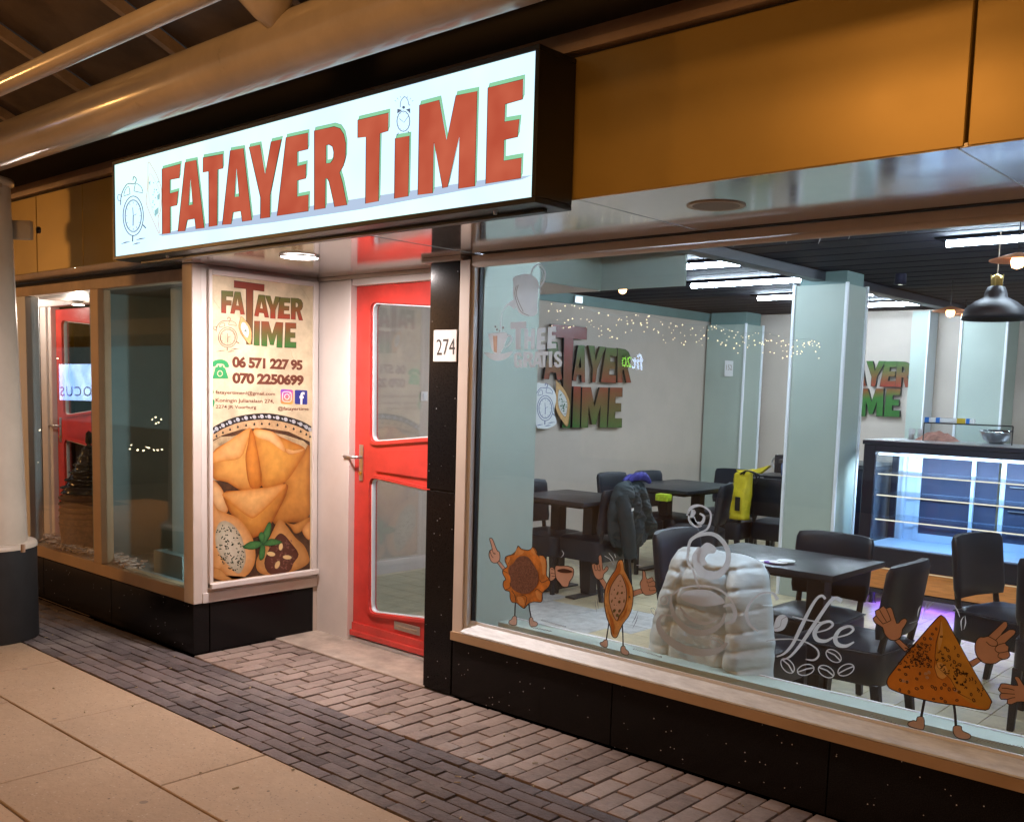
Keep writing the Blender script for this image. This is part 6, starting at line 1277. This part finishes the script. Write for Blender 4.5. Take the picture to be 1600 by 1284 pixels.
# worn film corner marks on the glass
wk = sticker('small scratched residue marks along the top of the shop window glass')
fill('residue', [q for x, y in ((1232, 372), (1420, 355), (1593, 327), (1150, 377), (1283, 372), (1330, 365), (1435, 345)) for q in stroke([(x, y-6), (x-1, y), (x-4, y+9)], [.6, 2, .5])], PG, M_frost, wk, .0006)

# ------------------------------------------------------------------ other side of the street (seen only as reflections)
op = thing('opposite_building', 'dark building across the street with shop signs', 'building'); box('facade', -16, 14, -7.4, -7, 0, 7, M_bldg, op)
def mirror_at(px, py, yg, yreal): 
    v = at(px, py, 'y', 2*yg-yreal); return Vector((v.x, yreal, v.z))
class MPlane:
    def __init__(s, yg, yr): s.yg, s.yr, s.n = yg, yr, Vector((0, 1, 0))
    def __call__(s, p, off=0): v = mirror_at(p[0], p[1], s.yg, s.yr); v.y += off; return v
m1 = MPlane(3.522, -6.9); fs = thing('opposite_sign', 'lit green and white sign across the street mirrored in the window', 'sign'); q = [(974, 554), (1008, 552), (1008, 582), (974, 580)]
fill('sign_board', [[(970, 552), (1010, 550), (1010, 584), (970, 582)]], m1, M_bldg, fs, .01, .03)
text('sign_text', 'fit', [(1007, 552), (990, 554), (990, 576), (1007, 579)], m1, Emit('sign blue white', (.55, .7, 1), 16), fs, .045, .02); text('sign_text', '20', [(989, 557), (974, 558), (974, 573), (989, 574)], m1, Emit('sign green', (.35, .9, .1), 13), fs, .045, .02)
m2 = MPlane(YL+.034, -6.9); ts_ = thing('opposite_screen', 'bright blue white shop screen across the street mirrored in the left bay', 'screen')
fill('screen_face', [[(95, 569), (150, 569), (150, 626), (96, 625)]], m2, EmitVar('screen glow', (.25, .45, 1), (.6, .8, 1), 9, 1.2), ts_, .03, .02); text('screen_text', 'FOCUS', [(156, 604), (97, 604), (98, 619), (156, 619)], m2, Emit('screen text', (.03, .06, .3), 1), ts_, .06, .0, 0, 1.2)

ol = thing('opposite_lights', 'scattered small warm lights across the street mirrored in the left bay', 'lights'); m = MB()
for px, py in [(200+i*6+R.uniform(-3, 3), 699+R.uniform(-5, 5)) for i in range(10)]+[(238, 655), (243, 652), (248, 660), (252, 655), (244, 662), (52, 680), (56, 690), (57, 703), (60, 722), (57, 730), (62, 672), (90, 560)]:
    v = mirror_at(px, py, YL+.034, -6.8); m.lathe([(0, .022), (.022, 0), (0, -.022)], v, 6)
o = m.obj('bulbs', Emit('far bulbs', (1, .8, .5), 30), ol); o['kind'] = 'stuff'
os_ = thing('opposite_shopfront', 'dim lit shopfront across the street mirrored faintly in the panes', 'shopfront')
for x0, x1, z0, z1, c, e in ((-30, -22, .3, 2.4, (.2, .35, .35), .5), (-21, -17.5, .3, 2.4, (.5, .3, .12), .6), (-17, -12, .4, 2.3, (.25, .35, .35), .45), (-11, -7, .4, 2.4, (.6, .42, .22), .6), (-6, -2.5, .4, 2.3, (.3, .35, .4), .6), (-30, -2, 2.7, 3.1, (.4, .2, .05), .5)):
    box('lit_pane', x0, x1, -6.98, -6.95, z0, z1, Emit('dim pane', c, e), os_)
